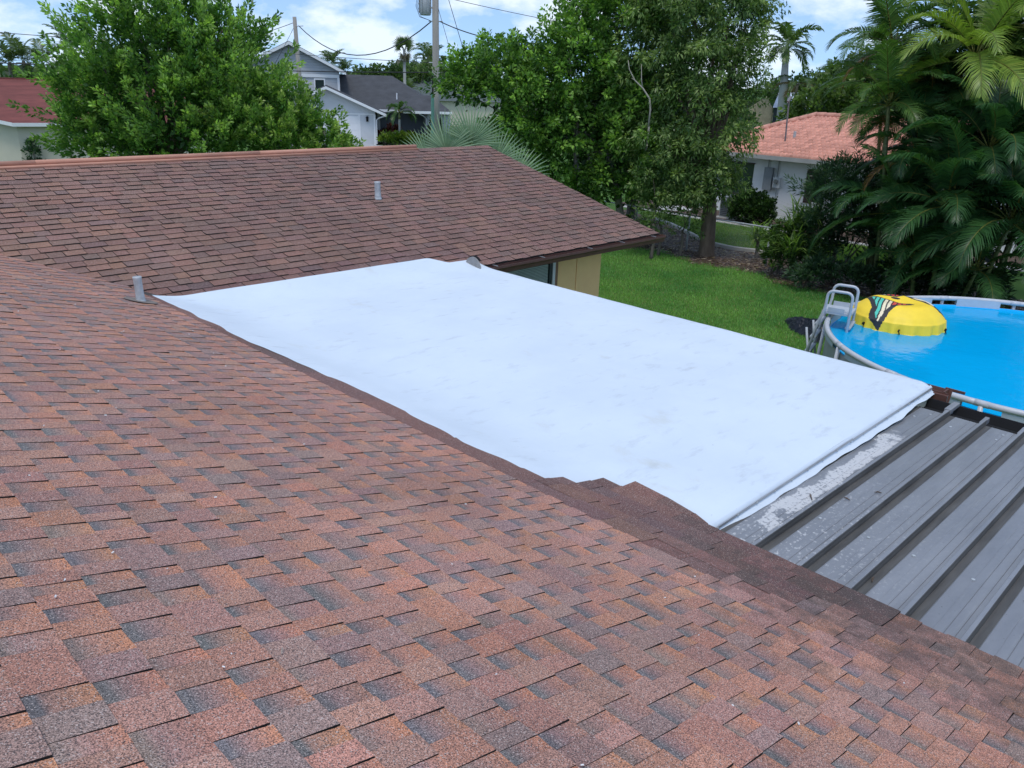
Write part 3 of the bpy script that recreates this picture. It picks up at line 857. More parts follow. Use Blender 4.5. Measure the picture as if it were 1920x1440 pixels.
def water_mat():
    m = bpy.data.materials.new('pool_water'); m.use_nodes = True
    t = m.node_tree; N = t.nodes; K = t.links.new
    N.remove(N['Principled BSDF'])
    tr = N.new('ShaderNodeBsdfTransparent'); tr.inputs[0].default_value = (0.86, 0.97, 1.0, 1)
    gl = N.new('ShaderNodeBsdfGlossy'); gl.inputs['Roughness'].default_value = 0.03
    fr = N.new('ShaderNodeFresnel'); fr.inputs['IOR'].default_value = 1.33
    co = N.new('ShaderNodeTexCoord')
    n = N.new('ShaderNodeTexNoise'); n.inputs['Scale'].default_value = 4.2; n.inputs['Detail'].default_value = 6
    K(co.outputs['Object'], n.inputs['Vector'])
    bp = N.new('ShaderNodeBump'); bp.inputs['Strength'].default_value = 0.40; bp.inputs['Distance'].default_value = 0.03
    K(n.outputs['Fac'], bp.inputs['Height']); K(bp.outputs[0], gl.inputs['Normal']); K(bp.outputs[0], fr.inputs['Normal'])
    mxx = N.new('ShaderNodeMixShader'); df = N.new('ShaderNodeBsdfDiffuse'); df.inputs[0].default_value = (0.001, 0.56, 1.0, 1)   # light scattered back by the water itself
    bod = N.new('ShaderNodeMixShader'); bod.inputs[0].default_value = 0.62; K(tr.outputs[0], bod.inputs[1]); K(df.outputs[0], bod.inputs[2])
    K(fr.outputs[0], mxx.inputs[0]); K(bod.outputs[0], mxx.inputs[1]); K(gl.outputs[0], mxx.inputs[2])
    K(mxx.outputs[0], N['Material Output'].inputs['Surface'])
    return m
def cyl(r, a, z): return (PC[0]+r*math.cos(a), PC[1]+r*math.sin(a), z)
pool = thing('swimming_pool', 'round above ground pool with grey frame and bright blue liner', 'pool', (PC[0], PC[1], 0))
NA = 96
q = MB()
for k in range(NA):
    a, b = 2*PI*k/NA, 2*PI*(k+1)/NA
    q.quad(cyl(PR-.02, a, .02), cyl(PR-.02, b, .02), cyl(PR-.02, b, 1.10), cyl(PR-.02, a, 1.10))
q.build('pool_wall', M_PGREY, pool, True)
q = MB()
for k in range(NA):
    a, b = 2*PI*k/NA, 2*PI*(k+1)/NA
    q.quad(cyl(PR-.05, b, .06), cyl(PR-.05, a, .06), cyl(PR-.05, a, 1.10), cyl(PR-.05, b, 1.10))
    q.poly([cyl(PR-.05, a, .06), cyl(PR-.05, b, .06), (PC[0], PC[1], .05)])
q.build('liner', liner_mat(), pool, True)
NS = 16
for k in range(NS):      # rim beams with a grip slot at each joint, and T-posts
    a0 = 2*PI*(k+.0)/NS+.03; a1 = 2*PI*(k+1)/NS-.03
    q = MB(); pts = np.linspace(a0-.028, a1+.028, 9)
    q.tube([cyl(PR, a, RIMZ) for a in pts], .047, 8)
    q.build('rim_beam', M_PRIM, pool, True)
    q = MB(); pts = np.linspace(a0+.045, a1-.045, 9)
    for a, b in zip(pts[:-1], pts[1:]):
        q.quad(cyl(PR-.055, a, RIMZ+.01), cyl(PR-.055, b, RIMZ+.01), cyl(PR-.052, b, 1.075), cyl(PR-.052, a, 1.075))
        q.quad(cyl(PR-.052, a, 1.075), cyl(PR-.052, b, 1.075), cyl(PR-.035, b, 1.07), cyl(PR-.035, a, 1.07))
        q.quad(cyl(PR+.028, a, RIMZ+.01), cyl(PR+.028, b, RIMZ+.01), cyl(PR+.022, b, 1.10), cyl(PR+.022, a, 1.10))
    q.build('rim_sleeve', mat('rim_sleeve_vinyl', (0.46, 0.53, 0.60), .5, .06, 4) if k == 0 else bpy.data.materials['rim_sleeve_vinyl'], pool, True)
    a = 2*PI*k/NS
    q = MB(); q.tube([cyl(PR+.02, a, 1.19), cyl(PR+.05, a, .6), cyl(PR+.09, a, 0)], .034, 8)
    q.tube([cyl(PR, a-.026, RIMZ), cyl(PR, a+.026, RIMZ)], .048, 10)
    q.build('frame_post', M_PRIM, pool, True)
q = MB(); NR = 24
ring = [[cyl(r, 2*PI*k/NA, WATZ) for k in range(NA)] for r in np.linspace(0.15, PR-.053, NR)]
for i in range(NR-1):
    for k in range(NA): q.quad(ring[i][k], ring[i+1][k], ring[i+1][(k+1) % NA], ring[i][(k+1) % NA])
q.poly(ring[0])
tag(q.build('water', water_mat()), kind='structure')

# ladder
TH = math.radians(104)
rad = Vector((math.cos(TH), math.sin(TH), 0)); tn = Vector((math.sin(TH), -math.cos(TH), 0))
LO = Vector((PC[0], PC[1], 0))+rad*PR
M_LAD = mat('ladder_grey_steel', (0.47, 0.50, 0.54), 0.35, 0.08, 6)
M_LADP = mat('ladder_grey_plastic', (0.42, 0.46, 0.50), 0.5, 0.08, 6)
lad = thing('pool_ladder', 'grey A-frame pool ladder straddling the rim, with two hoop handrails', 'ladder', tuple(LO))
def lp(r, t, z): return tuple(LO+rad*r+tn*t+Vector((0, 0, z)))
for t in (-.29, .29):
    q = MB()
    arc = [lp(-.36, t, .10), lp(-.36, t, 1.56)]
    for a in np.linspace(0, PI/2, 5): arc.append(lp(-.26-.10*math.cos(a), t, 1.66+.10*math.sin(a)))
    for a in np.linspace(PI/2, 0, 5): arc.append(lp(-.04+.10*math.cos(a), t, 1.66+.10*math.sin(a)))
    arc += [lp(.065, t, 1.50), lp(.08, t, 1.38), lp(.14, t, 1.18), lp(.34, t, .05)]
    q.tube(arc, .026, 9); q.build('handrail', M_LAD, lad, True)
    q = MB(); q.tube([lp(.33, t+.02, 1.02), lp(.13, t+.02, .05)], .022, 8); q.build('brace', M_LADP, lad, True)
q = MB()
T = Matrix.Translation(LO) @ Matrix.Rotation(TH-PI, 4, 'Z')
q.box(-.12, .38, -.27, .27, 1.335, 1.375, 0, T); q.box(-.02, .26, -.275, -.255, 1.375, 1.455, 0, T); q.box(-.02, .26, .255, .275, 1.375, 1.455, 0, T)
q.build('platform', M_LADP, lad)
for z in (.3, .58, .86, 1.12):
    q = MB(); xo = -(.14+(1.18-z)*.177)
    q.box(xo-.05, xo+.05, -.28, .28, z-.015, z+.015, 0, T); q.build('tread', M_LADP, lad)
    q = MB(); q.box(.32, .41, -.28, .28, z-.015, z+.015, 0, T); q.build('tread', M_LADP, lad)

# yellow float lying in the water
FLC = Vector((15.27, 5.02, WATZ)); fu = Vector((.31, -.95, 0)); fv = Vector((.95, .31, 0))
FY = mat('yellow_nylon', C(250, 214, 58), .55, .05, 6); FK = mat('charcoal_print', (.03, .03, .033), .6, .2, 6); FT = mat('turquoise_print', C(92, 205, 180), .55, .05, 6)
FRD = mat('coral_print', C(232, 82, 72), .55, .05, 6); FCR = mat('cream_print', C(240, 226, 190), .55, .05, 6)
def inpoly(p, poly):
    x, y = p; r = False; j = len(poly)-1
    for i in range(len(poly)):
        xi, yi = poly[i]; xj, yj = poly[j]
        if (yi > y) != (yj > y) and x < (xj-xi)*(y-yi)/(yj-yi)+xi: r = not r
        j = i
    return r
W1o = [(-.74, .16), (-.50, .14), (.20, .0), (.30, -.14), (.0, -.50), (-.36, -1.06), (-.50, -.80)]
W1i = [(-.62, .07), (-.40, .07), (.13, -.04), (.17, -.13), (-.06, -.44), (-.35, -.86), (-.44, -.70)]
W2o = [(-.80, .72), (-.55, .30), (-.1, .40), (.03, .55), (-.25, .86), (-.5, .95)]
W2i = [(-.72, .72), (-.52, .40), (-.12, .47), (-.06, .55), (-.28, .78), (-.5, .86)]
def fcol(u, v):
    if inpoly((u, v), W1i):
        st = (u*.95-v*.04+.60)/.72
        if (st*8) % 1 < .30: return 1
        return 2 if st < .40 else (4 if st < .62 else 3)
    if inpoly((u, v), W1o): return 1
    if inpoly((u, v), W2i):
        st = (u+.72)/.66
        if (st*7) % 1 < .32: return 1
        return 2 if st < .4 else (4 if st < .6 else 3)
    if inpoly((u, v), W2o): return 1
    if inpoly((u, v), [(.22, .46), (.48, .42), (.66, .20), (.70, .04), (.62, .02), (.50, .24), (.30, .36)]): return 4
    if inpoly((u, v), [(.02, .60), (.42, .60), (.78, .42), (.99, .06), (.80, -.04), (.56, -.02), (.44, .18), (.20, .40)]): return 1
    if math.hypot((u+.12)/.10, (v-.30)/.07) < 1: return 1
    return 0
NAf, NRf = 320, 110
Vf = []; Ff = []; Mf = []
for i in range(NRf+1):
    s = i/NRf*1.12
    for k in range(NAf):
        a = 2*PI*k/NAf
        pl = .020*math.sin(19*a+math.sin(3*a))+.012*math.sin(31*a+1)
        if s < .80: r = s*.90; z = .37-.10*(s/.8)**3+.035*math.exp(-((s-.62)/.18)**2)-.05*math.exp(-(s/.3)**2)
        else:
            f = (s-.80)/.32; r = .72+.165*min(1, f*3)**.6+.03*f+pl*f; z = .27-.04*min(1, f*4)-.245*f
        hem = 0
        if s > 1.1: hem = .012*math.sin(9*a)
        X = FLC+fu*(r*.90*math.cos(a))+fv*(r*.86*math.sin(a)); Vf.append((X.x, X.y, X.z+(z*1.18 if z > 0 else z)+hem))
        if i < NRf:
            Ff.append((i*NAf+k, i*NAf+(k+1) % NAf, (i+1)*NAf+(k+1) % NAf, (i+1)*NAf+k))
            sm = (i+.5)/NRf*1.12; am = a+PI/NAf
            Mf.append(fcol(sm*math.cos(am), sm*math.sin(am)))
fl = thing('pool_float', 'round yellow float cover with striped wing print, floating by the ladder', 'pool float', tuple(FLC))
np_mesh('float_cover', np.array(Vf), np.array(Ff), [FY, FK, FT, FRD, FCR], fl, smooth=True, midx=Mf)
q = MB(); pth = []
for k in range(33):
    a = 2*PI*k/32; X = FLC+fu*(.70*math.cos(a))+fv*(.58*math.sin(a)); pth.append((X.x, X.y, WATZ-.10))
q.tube(pth, .15, 12, 0, False); q.build('inner_tube', mat('pale_vinyl', (.62, .70, .68), .4, .05, 4), fl, True)
for a in (-2.25, -1.50, -.35, -2.9):
    X = FLC+fu*(.855*math.cos(a))+fv*(.815*math.sin(a))
    q = MB(); q.tube([(X.x, X.y, WATZ+.075), (X.x+.012*math.cos(a), X.y-.02, WATZ+.07)], .028, 8)
    q.tube([(X.x, X.y-.01, WATZ+.07), (X.x-.03, X.y-.03, WATZ-.02)], .006, 5); q.tube([(X.x, X.y-.01, WATZ+.07), (X.x+.03, X.y-.04, WATZ-.02)], .006, 5)
    q.build('cord_toggle', M_BLACK, fl)

# crumpled dark cover on the lawn
def tarp():
    n = 46; V = []; ph = rng.uniform(0, 6.28, 20)
    c = np.array([17.0, 7.42]); ax = np.array([.71, -.70]); ay = np.array([.75, .66])
    for j in range(n+1):
        for i in range(n+1):
            u = i/n*2-1; v = j/n*2-1
            k = math.sqrt(max(0, 1-.5*v*v)); kk = math.sqrt(max(0, 1-.5*u*u))
            x, y = u*k, v*kk
            rr = math.hypot(x, y); th = math.atan2(y, x)
            e = 1+.16*math.sin(3*th+ph[0])+.10*math.sin(5*th+ph[1])+.05*math.sin(9*th+ph[2])
            p = c+ax*x*.42*e+ay*y*.80*e
            z = 0
            for q_ in range(7): z += .030/(1+.3*q_)*abs(math.sin((2.2+q_*1.1)*(x*math.cos(ph[3+q_])+y*math.sin(ph[3+q_]))*2.4+ph[10+q_]))
            z = .012+(z*1.5+.05)*max(0, 1-rr**5)
            V.append((p[0], p[1], z))
    F = [(j*(n+1)+i, j*(n+1)+i+1, (j+1)*(n+1)+i+1, (j+1)*(n+1)+i) for j in range(n) for i in range(n)]
    o = np_mesh('crumpled_tarp', np.array(V), np.array(F), mat('dark_vinyl_sheet', (.008, .011, .018), .42, .3, 6, spec=.3), smooth=True)
    tag(o, 'crumpled dark plastic sheet lying on the lawn beside the pool', 'tarp')
tarp()

# ------------------------------------------------------------------ vegetation
def norm(a): return a/np.maximum(np.linalg.norm(a, axis=-1, keepdims=True), 1e-9)
def leaf_arrays(P, Dv, Ln, Wd, Cl, fold=.12, droop=.10):
    n = len(P)
    r = rng.normal(size=(n, 3)); sd = norm(np.cross(Dv, r)); nr = np.cross(sd, Dv)
    Ln = Ln[:, None]; Wd = Wd[:, None]
    m = P+Dv*Ln*.48+nr*Wd*fold
    tip = P+Dv*Ln; tip[:, 2] -= droop*Ln[:, 0]
    V = np.stack([P, m+sd*Wd/2, tip, m-sd*Wd/2], 1).reshape(-1, 3)
    return V, np.repeat(Cl, 4, 0)
def crown_leaves(clumps, st):
    """leafy shoots spread over and through the clumps of a crown"""
    PP, DD, LL, WW, CC = [], [], [], [], []
    cl = np.array(clumps)
    dark, mid, tipc = map(np.array, st['cols'])
    bias = np.array(st.get('bias', (0, 0, .5)))
    for ci, (cx, cy, cz, r) in enumerate(cl):
        n = int(st['dens']*r*r)+3
        d = norm(rng.normal(size=(n, 3)))
        d[:, 2] = np.where(d[:, 2] < -.35, -d[:, 2]*.4, d[:, 2]); d = norm(d)
        rr = r*rng.uniform(.35, .98, n)**.6*(1+.22*np.sin(5*d[:, 0]+ci)*np.sin(4*d[:, 1]+2*ci)+.12*np.sin(9*d[:, 2]+ci))
        S = np.array([cx, cy, cz])+d*rr[:, None]*np.array(st.get('squash', (1, 1, 1)))
        S[:, 2] = np.maximum(S[:, 2], st.get('zmin', .25))
        dep = np.linalg.norm(S[:, None, :]-cl[None, :, :3], axis=2)/cl[None, :, 3]
        dep[:, ci] = 9
        keep = (dep.min(1) > .72) | (rng.uniform(0, 1, n) < st.get('inner', .35))
        S, d = S[keep], d[keep]; n = len(S)
        pd = norm(d*st.get('out', 1.0)+bias+rng.normal(0, .28, (n, 3)))
        k = st['leaves']; pl = st['shoot']*rng.uniform(.45, 1.5, n)
        tt = rng.uniform(0, 1, (n, k))**.8
        a0 = rng.uniform(0, 2*PI, (n, k))
        ux = norm(np.cross(pd, rng.normal(size=(n, 3)))); uy = np.cross(pd, ux)
        radial = ux[:, None, :]*np.cos(a0)[..., None]+uy[:, None, :]*np.sin(a0)[..., None]
        sp = st['spread']*(1-.72*tt)*rng.uniform(.3, 1, (n, k))
        P = S[:, None, :]+pd[:, None, :]*(tt*pl[:, None])[..., None]+radial*sp[..., None]
        Dv = norm(pd[:, None, :]*st.get('along', .9)+radial*.8+rng.normal(0, .25, (n, k, 3))+np.array([0, 0, st.get('hang', 0)]))
        tone = rng.uniform(0, 1, (n, 1))
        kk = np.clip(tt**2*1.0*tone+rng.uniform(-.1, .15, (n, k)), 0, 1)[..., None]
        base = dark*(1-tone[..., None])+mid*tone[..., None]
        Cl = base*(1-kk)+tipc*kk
        PP.append(P.reshape(-1, 3)); DD.append(Dv.reshape(-1, 3)); CC.append(Cl.reshape(-1, 3))
        LL.append(st['L']*rng.uniform(.6, 1.25, n*k)); WW.append(st['W']*rng.uniform(.7, 1.2, n*k))
        # loose inner leaves
        ni = int(st.get('fill', 120)*r*r)
        d2 = norm(rng.normal(size=(ni, 3)))*(r*.75*rng.uniform(0, 1, ni)**.4)[:, None]
        Q = np.array([cx, cy, cz])+d2; Q[:, 2] = np.maximum(Q[:, 2], st.get('zmin', .25))
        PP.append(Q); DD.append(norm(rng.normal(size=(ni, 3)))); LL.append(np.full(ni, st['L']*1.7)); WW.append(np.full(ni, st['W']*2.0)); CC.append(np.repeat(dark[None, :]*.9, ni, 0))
    return leaf_arrays(np.concatenate(PP), np.concatenate(DD), np.concatenate(LL), np.concatenate(WW), np.concatenate(CC))
def tree(name, label, cat, base, clumps, st, trunk_r=.16, group=None, trunks=None, bark=None, fork=.45):
    t = thing(name, label, cat, (base[0], base[1], 0), group)
    q = MB()
    cl = sorted(clumps, key=lambda c: c[2])
    cx = sum(c[0] for c in clumps)/len(clumps); cy = sum(c[1] for c in clumps)/len(clumps)
    top = max(c[2] for c in clumps)
    for bi, (bx, by, br) in enumerate(trunks or [(base[0], base[1], trunk_r)]):
        fz = top*fork
        fx, fy = bx+(cx-bx)*.35, by+(cy-by)*.35
        q.tube([(bx, by, -.05), (bx+.02, by+.01, .15), (bx+(fx-bx)*.4+.04, by+(fy-by)*.4-.03, fz*.5), (fx, fy, fz)], [br*1.45, br*1.08, br*.92, br*.72], 12)
        for i, c in enumerate(cl):
            if trunks and i % len(trunks) != bi: continue
            mxp = ((fx+c[0])/2+rnd.uniform(-.15, .15), (fy+c[1])/2+rnd.uniform(-.15, .15), (fz+c[2])/2-.1)
            q.tube([(fx, fy, fz-.1), mxp, (c[0], c[1], c[2])], [br*.45, br*.28, br*.10], 7)
    q.build('trunk', bark or M_BARK, t, True)
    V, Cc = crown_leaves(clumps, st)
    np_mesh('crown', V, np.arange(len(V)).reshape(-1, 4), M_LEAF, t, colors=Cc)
    return t
G_FIC = [(0.046, 0.127, 0.027), (0.099, 0.263, 0.048), (0.459, 0.67, 0.163)]
G_FIC2 = [(0.069, 0.176, 0.032), (0.154, 0.358, 0.062), (0.501, 0.62, 0.179)]
G_BRD = [(0.044, 0.115, 0.024), (0.105, 0.261, 0.048), (0.372, 0.589, 0.111)]
G_FINE = [(0.06, 0.132, 0.038), (0.143, 0.262, 0.069), (0.393, 0.496, 0.169)]
G_DRK = [(.010, .030, .014), (.022, .055, .022), (.055, .11, .035)]
ficus = dict(dens=66, leaves=95, shoot=.95, spread=.19, L=.13, W=.056, cols=G_FIC, bias=(-.16, .05, .70), fill=150, along=1.35, zmin=.6, inner=.25)
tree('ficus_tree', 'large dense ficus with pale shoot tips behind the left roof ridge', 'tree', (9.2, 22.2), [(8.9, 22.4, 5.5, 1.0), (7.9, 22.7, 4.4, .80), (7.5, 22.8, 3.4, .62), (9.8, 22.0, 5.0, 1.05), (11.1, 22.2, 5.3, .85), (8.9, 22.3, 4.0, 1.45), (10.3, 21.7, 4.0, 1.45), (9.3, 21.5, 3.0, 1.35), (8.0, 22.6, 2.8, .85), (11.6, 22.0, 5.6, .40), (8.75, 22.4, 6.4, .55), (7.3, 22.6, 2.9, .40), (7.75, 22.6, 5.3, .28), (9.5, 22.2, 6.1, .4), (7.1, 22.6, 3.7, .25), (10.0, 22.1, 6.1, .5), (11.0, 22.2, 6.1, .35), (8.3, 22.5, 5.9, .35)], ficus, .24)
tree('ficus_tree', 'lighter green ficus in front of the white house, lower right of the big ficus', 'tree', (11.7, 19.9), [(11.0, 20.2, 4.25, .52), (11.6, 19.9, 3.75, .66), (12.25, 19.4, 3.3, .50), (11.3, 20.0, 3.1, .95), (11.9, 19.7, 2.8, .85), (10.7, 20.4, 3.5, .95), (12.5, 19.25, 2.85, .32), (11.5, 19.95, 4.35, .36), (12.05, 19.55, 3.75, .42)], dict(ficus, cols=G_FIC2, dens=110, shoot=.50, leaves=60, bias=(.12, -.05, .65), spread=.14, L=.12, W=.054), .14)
broad = dict(dens=82, leaves=46, shoot=.55, spread=.26, L=.16, W=.072, cols=G_BRD, bias=(-.1, -.1, .45), fill=60, along=.8, zmin=1.0)
tree('round_leaved_tree', 'broad dark green tree right of the fan palm with two pale trunks', 'tree', (20.6, 17.4), [(18.2, 20.0, 5.2, .62), (18.0, 20.1, 4.6, .62), (18.7, 19.5, 5.3, .68), (18.8, 19.4, 4.6, 1.05), (19.5, 18.7, 5.0, 1.0), (19.6, 18.5, 4.1, 1.4), (20.2, 17.9, 6.0, .9), (20.5, 17.6, 5.1, 1.4), (20.7, 17.4, 3.5, 1.6), (21.1, 16.9, 6.9, 1.2), (21.5, 16.3, 4.4, 1.4), (21.4, 16.0, 2.9, 1.35), (20.3, 17.9, 2.8, 1.25), (19.4, 18.8, 3.3, 1.1), (20.9, 16.9, 1.9, 1.0), (20.4, 17.6, 1.6, .8), (21.4, 15.9, 1.6, .8)], broad, .17, trunks=[(20.2, 17.0, .12), (20.75, 16.6, .11), (21.3, 16.0, .13)], bark=mat('pale_bark', (.24, .22, .19), .85, .3, 6, .4, 14))
fine = dict(dens=92, leaves=60, shoot=.6, spread=.30, L=.145, W=.048, cols=G_FINE, bias=(0, 0, .1), fill=55, along=.4, hang=-.35, zmin=.9)
tree('fine_leaved_tree', 'tall fine leaved tree with the thick bare trunk on the lawn edge', 'tree', (22.30, 13.45), [(21.3, 14.9, 6.8, 1.0), (22.0, 13.9, 7.0, 1.15), (22.5, 13.15, 6.8, .5), (22.4, 13.25, 5.8, .55), (22.0, 13.9, 5.7, 1.2), (21.8, 14.2, 4.5, 1.1), (22.35, 13.2, 4.7, .55), (22.15, 13.45, 3.5, .75), (21.95, 13.85, 2.6, .9), (21.6, 14.4, 2.9, 1.0), (21.6, 14.5, 8.2, 1.3), (22.3, 13.5, 8.1, .9), (21.2, 15.1, 5.6, .9), (22.0, 13.5, 2.1, .7), (21.6, 14.1, 2.0, .7), (22.0, 13.5, 2.3, .45), (21.3, 14.6, 1.9, .6), (21.1, 14.9, 3.2, .8)], fine, .23, bark=mat('brown_bark', (.17, .125, .09), .95, .45, 5, 1.0, 16, stretch=(1, 1, .22)), fork=.36)
tree('round_leaved_tree', 'dark tree filling the gap behind the two middle trees', 'tree', (23.3, 17.3), [(22.6, 18.1, 2.4, 1.1), (23.4, 17.4, 2.0, .9), (24.0, 16.4, 2.2, .9), (22.6, 18.2, 7.6, 1.4), (23.2, 17.4, 6.3, 1.5), (23.4, 17.1, 8.4, 1.4), (22.5, 18.3, 3.4, 1.4), (23.5, 16.9, 4.2, 1.5), (23.9, 16.3, 6.8, 1.2)], dict(broad, dens=50, cols=[(.03, .075, .02), (.055, .14, .03), (.14, .25, .05)], L=.15, W=.065), .16)
# saplings and vines at the lawn edge
sap = dict(dens=120, leaves=34, shoot=.42, spread=.16, L=.12, W=.042, cols=G_FINE, bias=(0, 0, .2), fill=40, along=.6, hang=-.2, zmin=.15)
tree('sapling', 'slim leafy sapling by the gutter corner of the brown roof', 'sapling', (20.45, 14.25), [(20.4, 14.4, 2.4, .48), (20.5, 14.3, 1.7, .36), (20.4, 14.3, 1.1, .24)], sap, .05)
tree('sapling', 'slim leafy sapling just left of the thick bare trunk', 'sapling', (21.5, 13.9), [(21.2, 13.75, 1.9, .45), (21.3, 13.8, 1.35, .36), (21.4, 13.85, .8, .22)], sap, .05)
tree('sapling', 'leafy sapling stem between the two slim ones at the lawn edge', 'sapling', (21.1, 14.45), [(21.1, 14.5, 2.2, .42), (21.1, 14.45, 1.3, .25)], sap, .045)
q = MB()
q.tube([(20.25, 14.64, 3.9), (20.26, 14.63, 4.39), (20.23, 14.67, 4.68), (20.11, 14.86, 4.96), (19.96, 15.06, 5.17), (19.85, 15.2, 5.46), (19.82, 15.24, 5.70)], [.030, .028, .026, .022, .018, .014, .008], 7)
q.tube([(20.11, 14.86, 4.96), (20.07, 14.90, 5.2), (20.05, 14.93, 5.61)], [.018, .014, .007], 6)
q.tube([(19.96, 15.06, 5.17), (19.88, 15.12, 5.22)], [.012, .006], 5)
q.tube([(20.25, 14.62, 3.9), (20.6, 14.9, 3.2), (21.6, 14.6, 2.4), (22.2, 13.6, 1.9)], [.03, .036, .042, .045], 7)
tag(q.build('bare_branch', M_PALE, smooth=True), 'pale bare dead branch standing out against the dark tree leaves', 'branch')

# shrubs
def shrub(name, label, clumps, st, cat='shrub', group=None):
    b = clumps[0]
    t = thing(name, label, cat, (b[0], b[1], 0), group)
    q = MB()
    for c in clumps:
        for k in range(2):
            x, y = b[0]+rnd.uniform(-.2, .2), b[1]+rnd.uniform(-.2, .2)
            q.tube([(x, y, -.02), ((x+c[0])/2, (y+c[1])/2, c[2]*.55), (c[0], c[1], c[2])], [.022, .018, .008], 5)
    q.build('stem', M_BARK, t)
    V, Cc = crown_leaves(clumps, st)
    np_mesh('foliage', V, np.arange(len(V)).reshape(-1, 4), M_LEAF, t, colors=Cc)
    return t
ole = dict(dens=190, leaves=34, shoot=.40, spread=.12, L=.17, W=.030, cols=[(.022, .06, .032), (.048, .11, .055), (.12, .20, .10)], bias=(0, 0, .6), fill=140, along=1.0, zmin=.1)
shrub('oleander', 'tall dark oleander shrub between the tiled house and the palms', [(22.1, 9.3, 1.5, .8), (22.0, 9.6, 2.4, .62), (22.2, 9.2, 2.8, .5), (22.2, 9.1, 2.1, .75), (22.3, 8.6, 1.2, .75), (22.4, 8.5, 2.0, .62)], ole)
shrub('oleander', 'lower dark shrub leaning left of the tall oleander', [(21.8, 9.9, .8, .5), (21.9, 9.8, 1.2, .42), (21.6, 10.0, .45, .42)], dict(ole, cols=[(.016, .045, .018), (.035, .085, .03), (.09, .17, .05)]))
shrub('low_shrub', 'small dark shrub at the lawn edge left of the ladder', [(20.7, 9.3, .30, .34), (20.9, 8.95, .5, .30)], dict(ole, dens=320, L=.13, W=.04, shoot=.25))
shrub('low_shrub', 'small dark shrub in the mulch behind the ladder', [(21.1, 8.3, .40, .30), (21.3, 7.9, .35, .28)], dict(ole, dens=320, L=.13, W=.04, shoot=.25))
shrub('hedge', 'clipped round dark hedge against the tiled house wall', [(29.5, 15.9, .62, .62), (29.6, 16.3, .55, .55), (29.4, 15.5, .5, .5), (29.3, 15.9, .3, .55), (29.4, 16.3, .3, .5), (29.3, 15.5, .28, .45)], dict(ole, dens=420, leaves=26, shoot=.16, L=.10, W=.055, cols=[(.014, .04, .012), (.03, .075, .02), (.07, .13, .03)], zmin=.1))
shrub('low_shrub', 'yellow green ground shrub below the middle trees', [(21.9, 16.6, .35, .4), (22.4, 15.9, .3, .35)], dict(ole, dens=260, L=.12, W=.04, shoot=.25, cols=G_FINE))
shrub('climbing_shrub', 'bright green bushy shrub around the fence post', [(21.7, 10.75, .85, .38), (21.75, 10.6, 1.15, .28), (21.6, 10.6, .5, .35)], dict(ole, cols=[(.03, .075, .015), (.07, .15, .025), (.15, .24, .05)], L=.13, W=.05, shoot=.3))

def strap_plant(name, label, base, n, length, cols, z0=.05, spread=1.0, wd=.045):
    t = thing(name, label, 'plant', (base[0], base[1], 0))
    V, F, Cc = [], [], []
    for i in range(n):
        az = rnd.uniform(0, 2*PI); el = rnd.uniform(.45, 1.45); ln = length*rnd.uniform(.6, 1.1)
        x, y, z = base[0]+rnd.uniform(-.12, .12)*spread, base[1]+rnd.uniform(-.12, .12)*spread, z0+rnd.uniform(0, .5)*spread*.6
        c = np.array(cols[0])*(1-(k := rnd.random()))+np.array(cols[1])*k
        sx, sy = -math.sin(az), math.cos(az); e = el; i0 = len(V)
        for s in range(5):
            wv = wd*(1, 1.1, .9, .6, .05)[s]/2
            V += [(x-sx*wv, y-sy*wv, z), (x+sx*wv, y+sy*wv, z)]; Cc += [c, c]
            x += math.cos(az)*math.cos(e)*ln/4; y += math.sin(az)*math.cos(e)*ln/4; z += math.sin(e)*ln/4; e -= rnd.uniform(.15, .5)
        for s in range(4): F.append((i0+2*s, i0+2*s+1, i0+2*s+3, i0+2*s+2))
    np_mesh('leaf_rosette', np.array(V), np.array(F), M_LEAF, t, colors=np.array(Cc))
    q = MB(); q.tube([(base[0], base[1], -.02), (base[0], base[1], z0+.25)], .05, 7); q.build('stem', M_BARK, t)
    return t
YG = [(.10, .20, .04), (.30, .44, .11)]
strap_plant('spiky_plant', 'tall spiky strap leaved plant in front of the white house wall', (21.75, 10.25), 110, .95, YG, 1.3, 1.6)
strap_plant('spiky_plant', 'arching green strap leaved plant right of the fence post', (21.35, 10.15), 130, 1.0, YG, .6, 1.5)
strap_plant('spiky_plant', 'small spiky plant left of the fence post below the hedge', (23.2, 12.2), 70, .8, YG, .5, 1.2)
strap_plant('spiky_plant', 'upright spiky plant left of the tall oleander', (21.9, 9.95), 70, .8, YG, 1.5, 1.2)

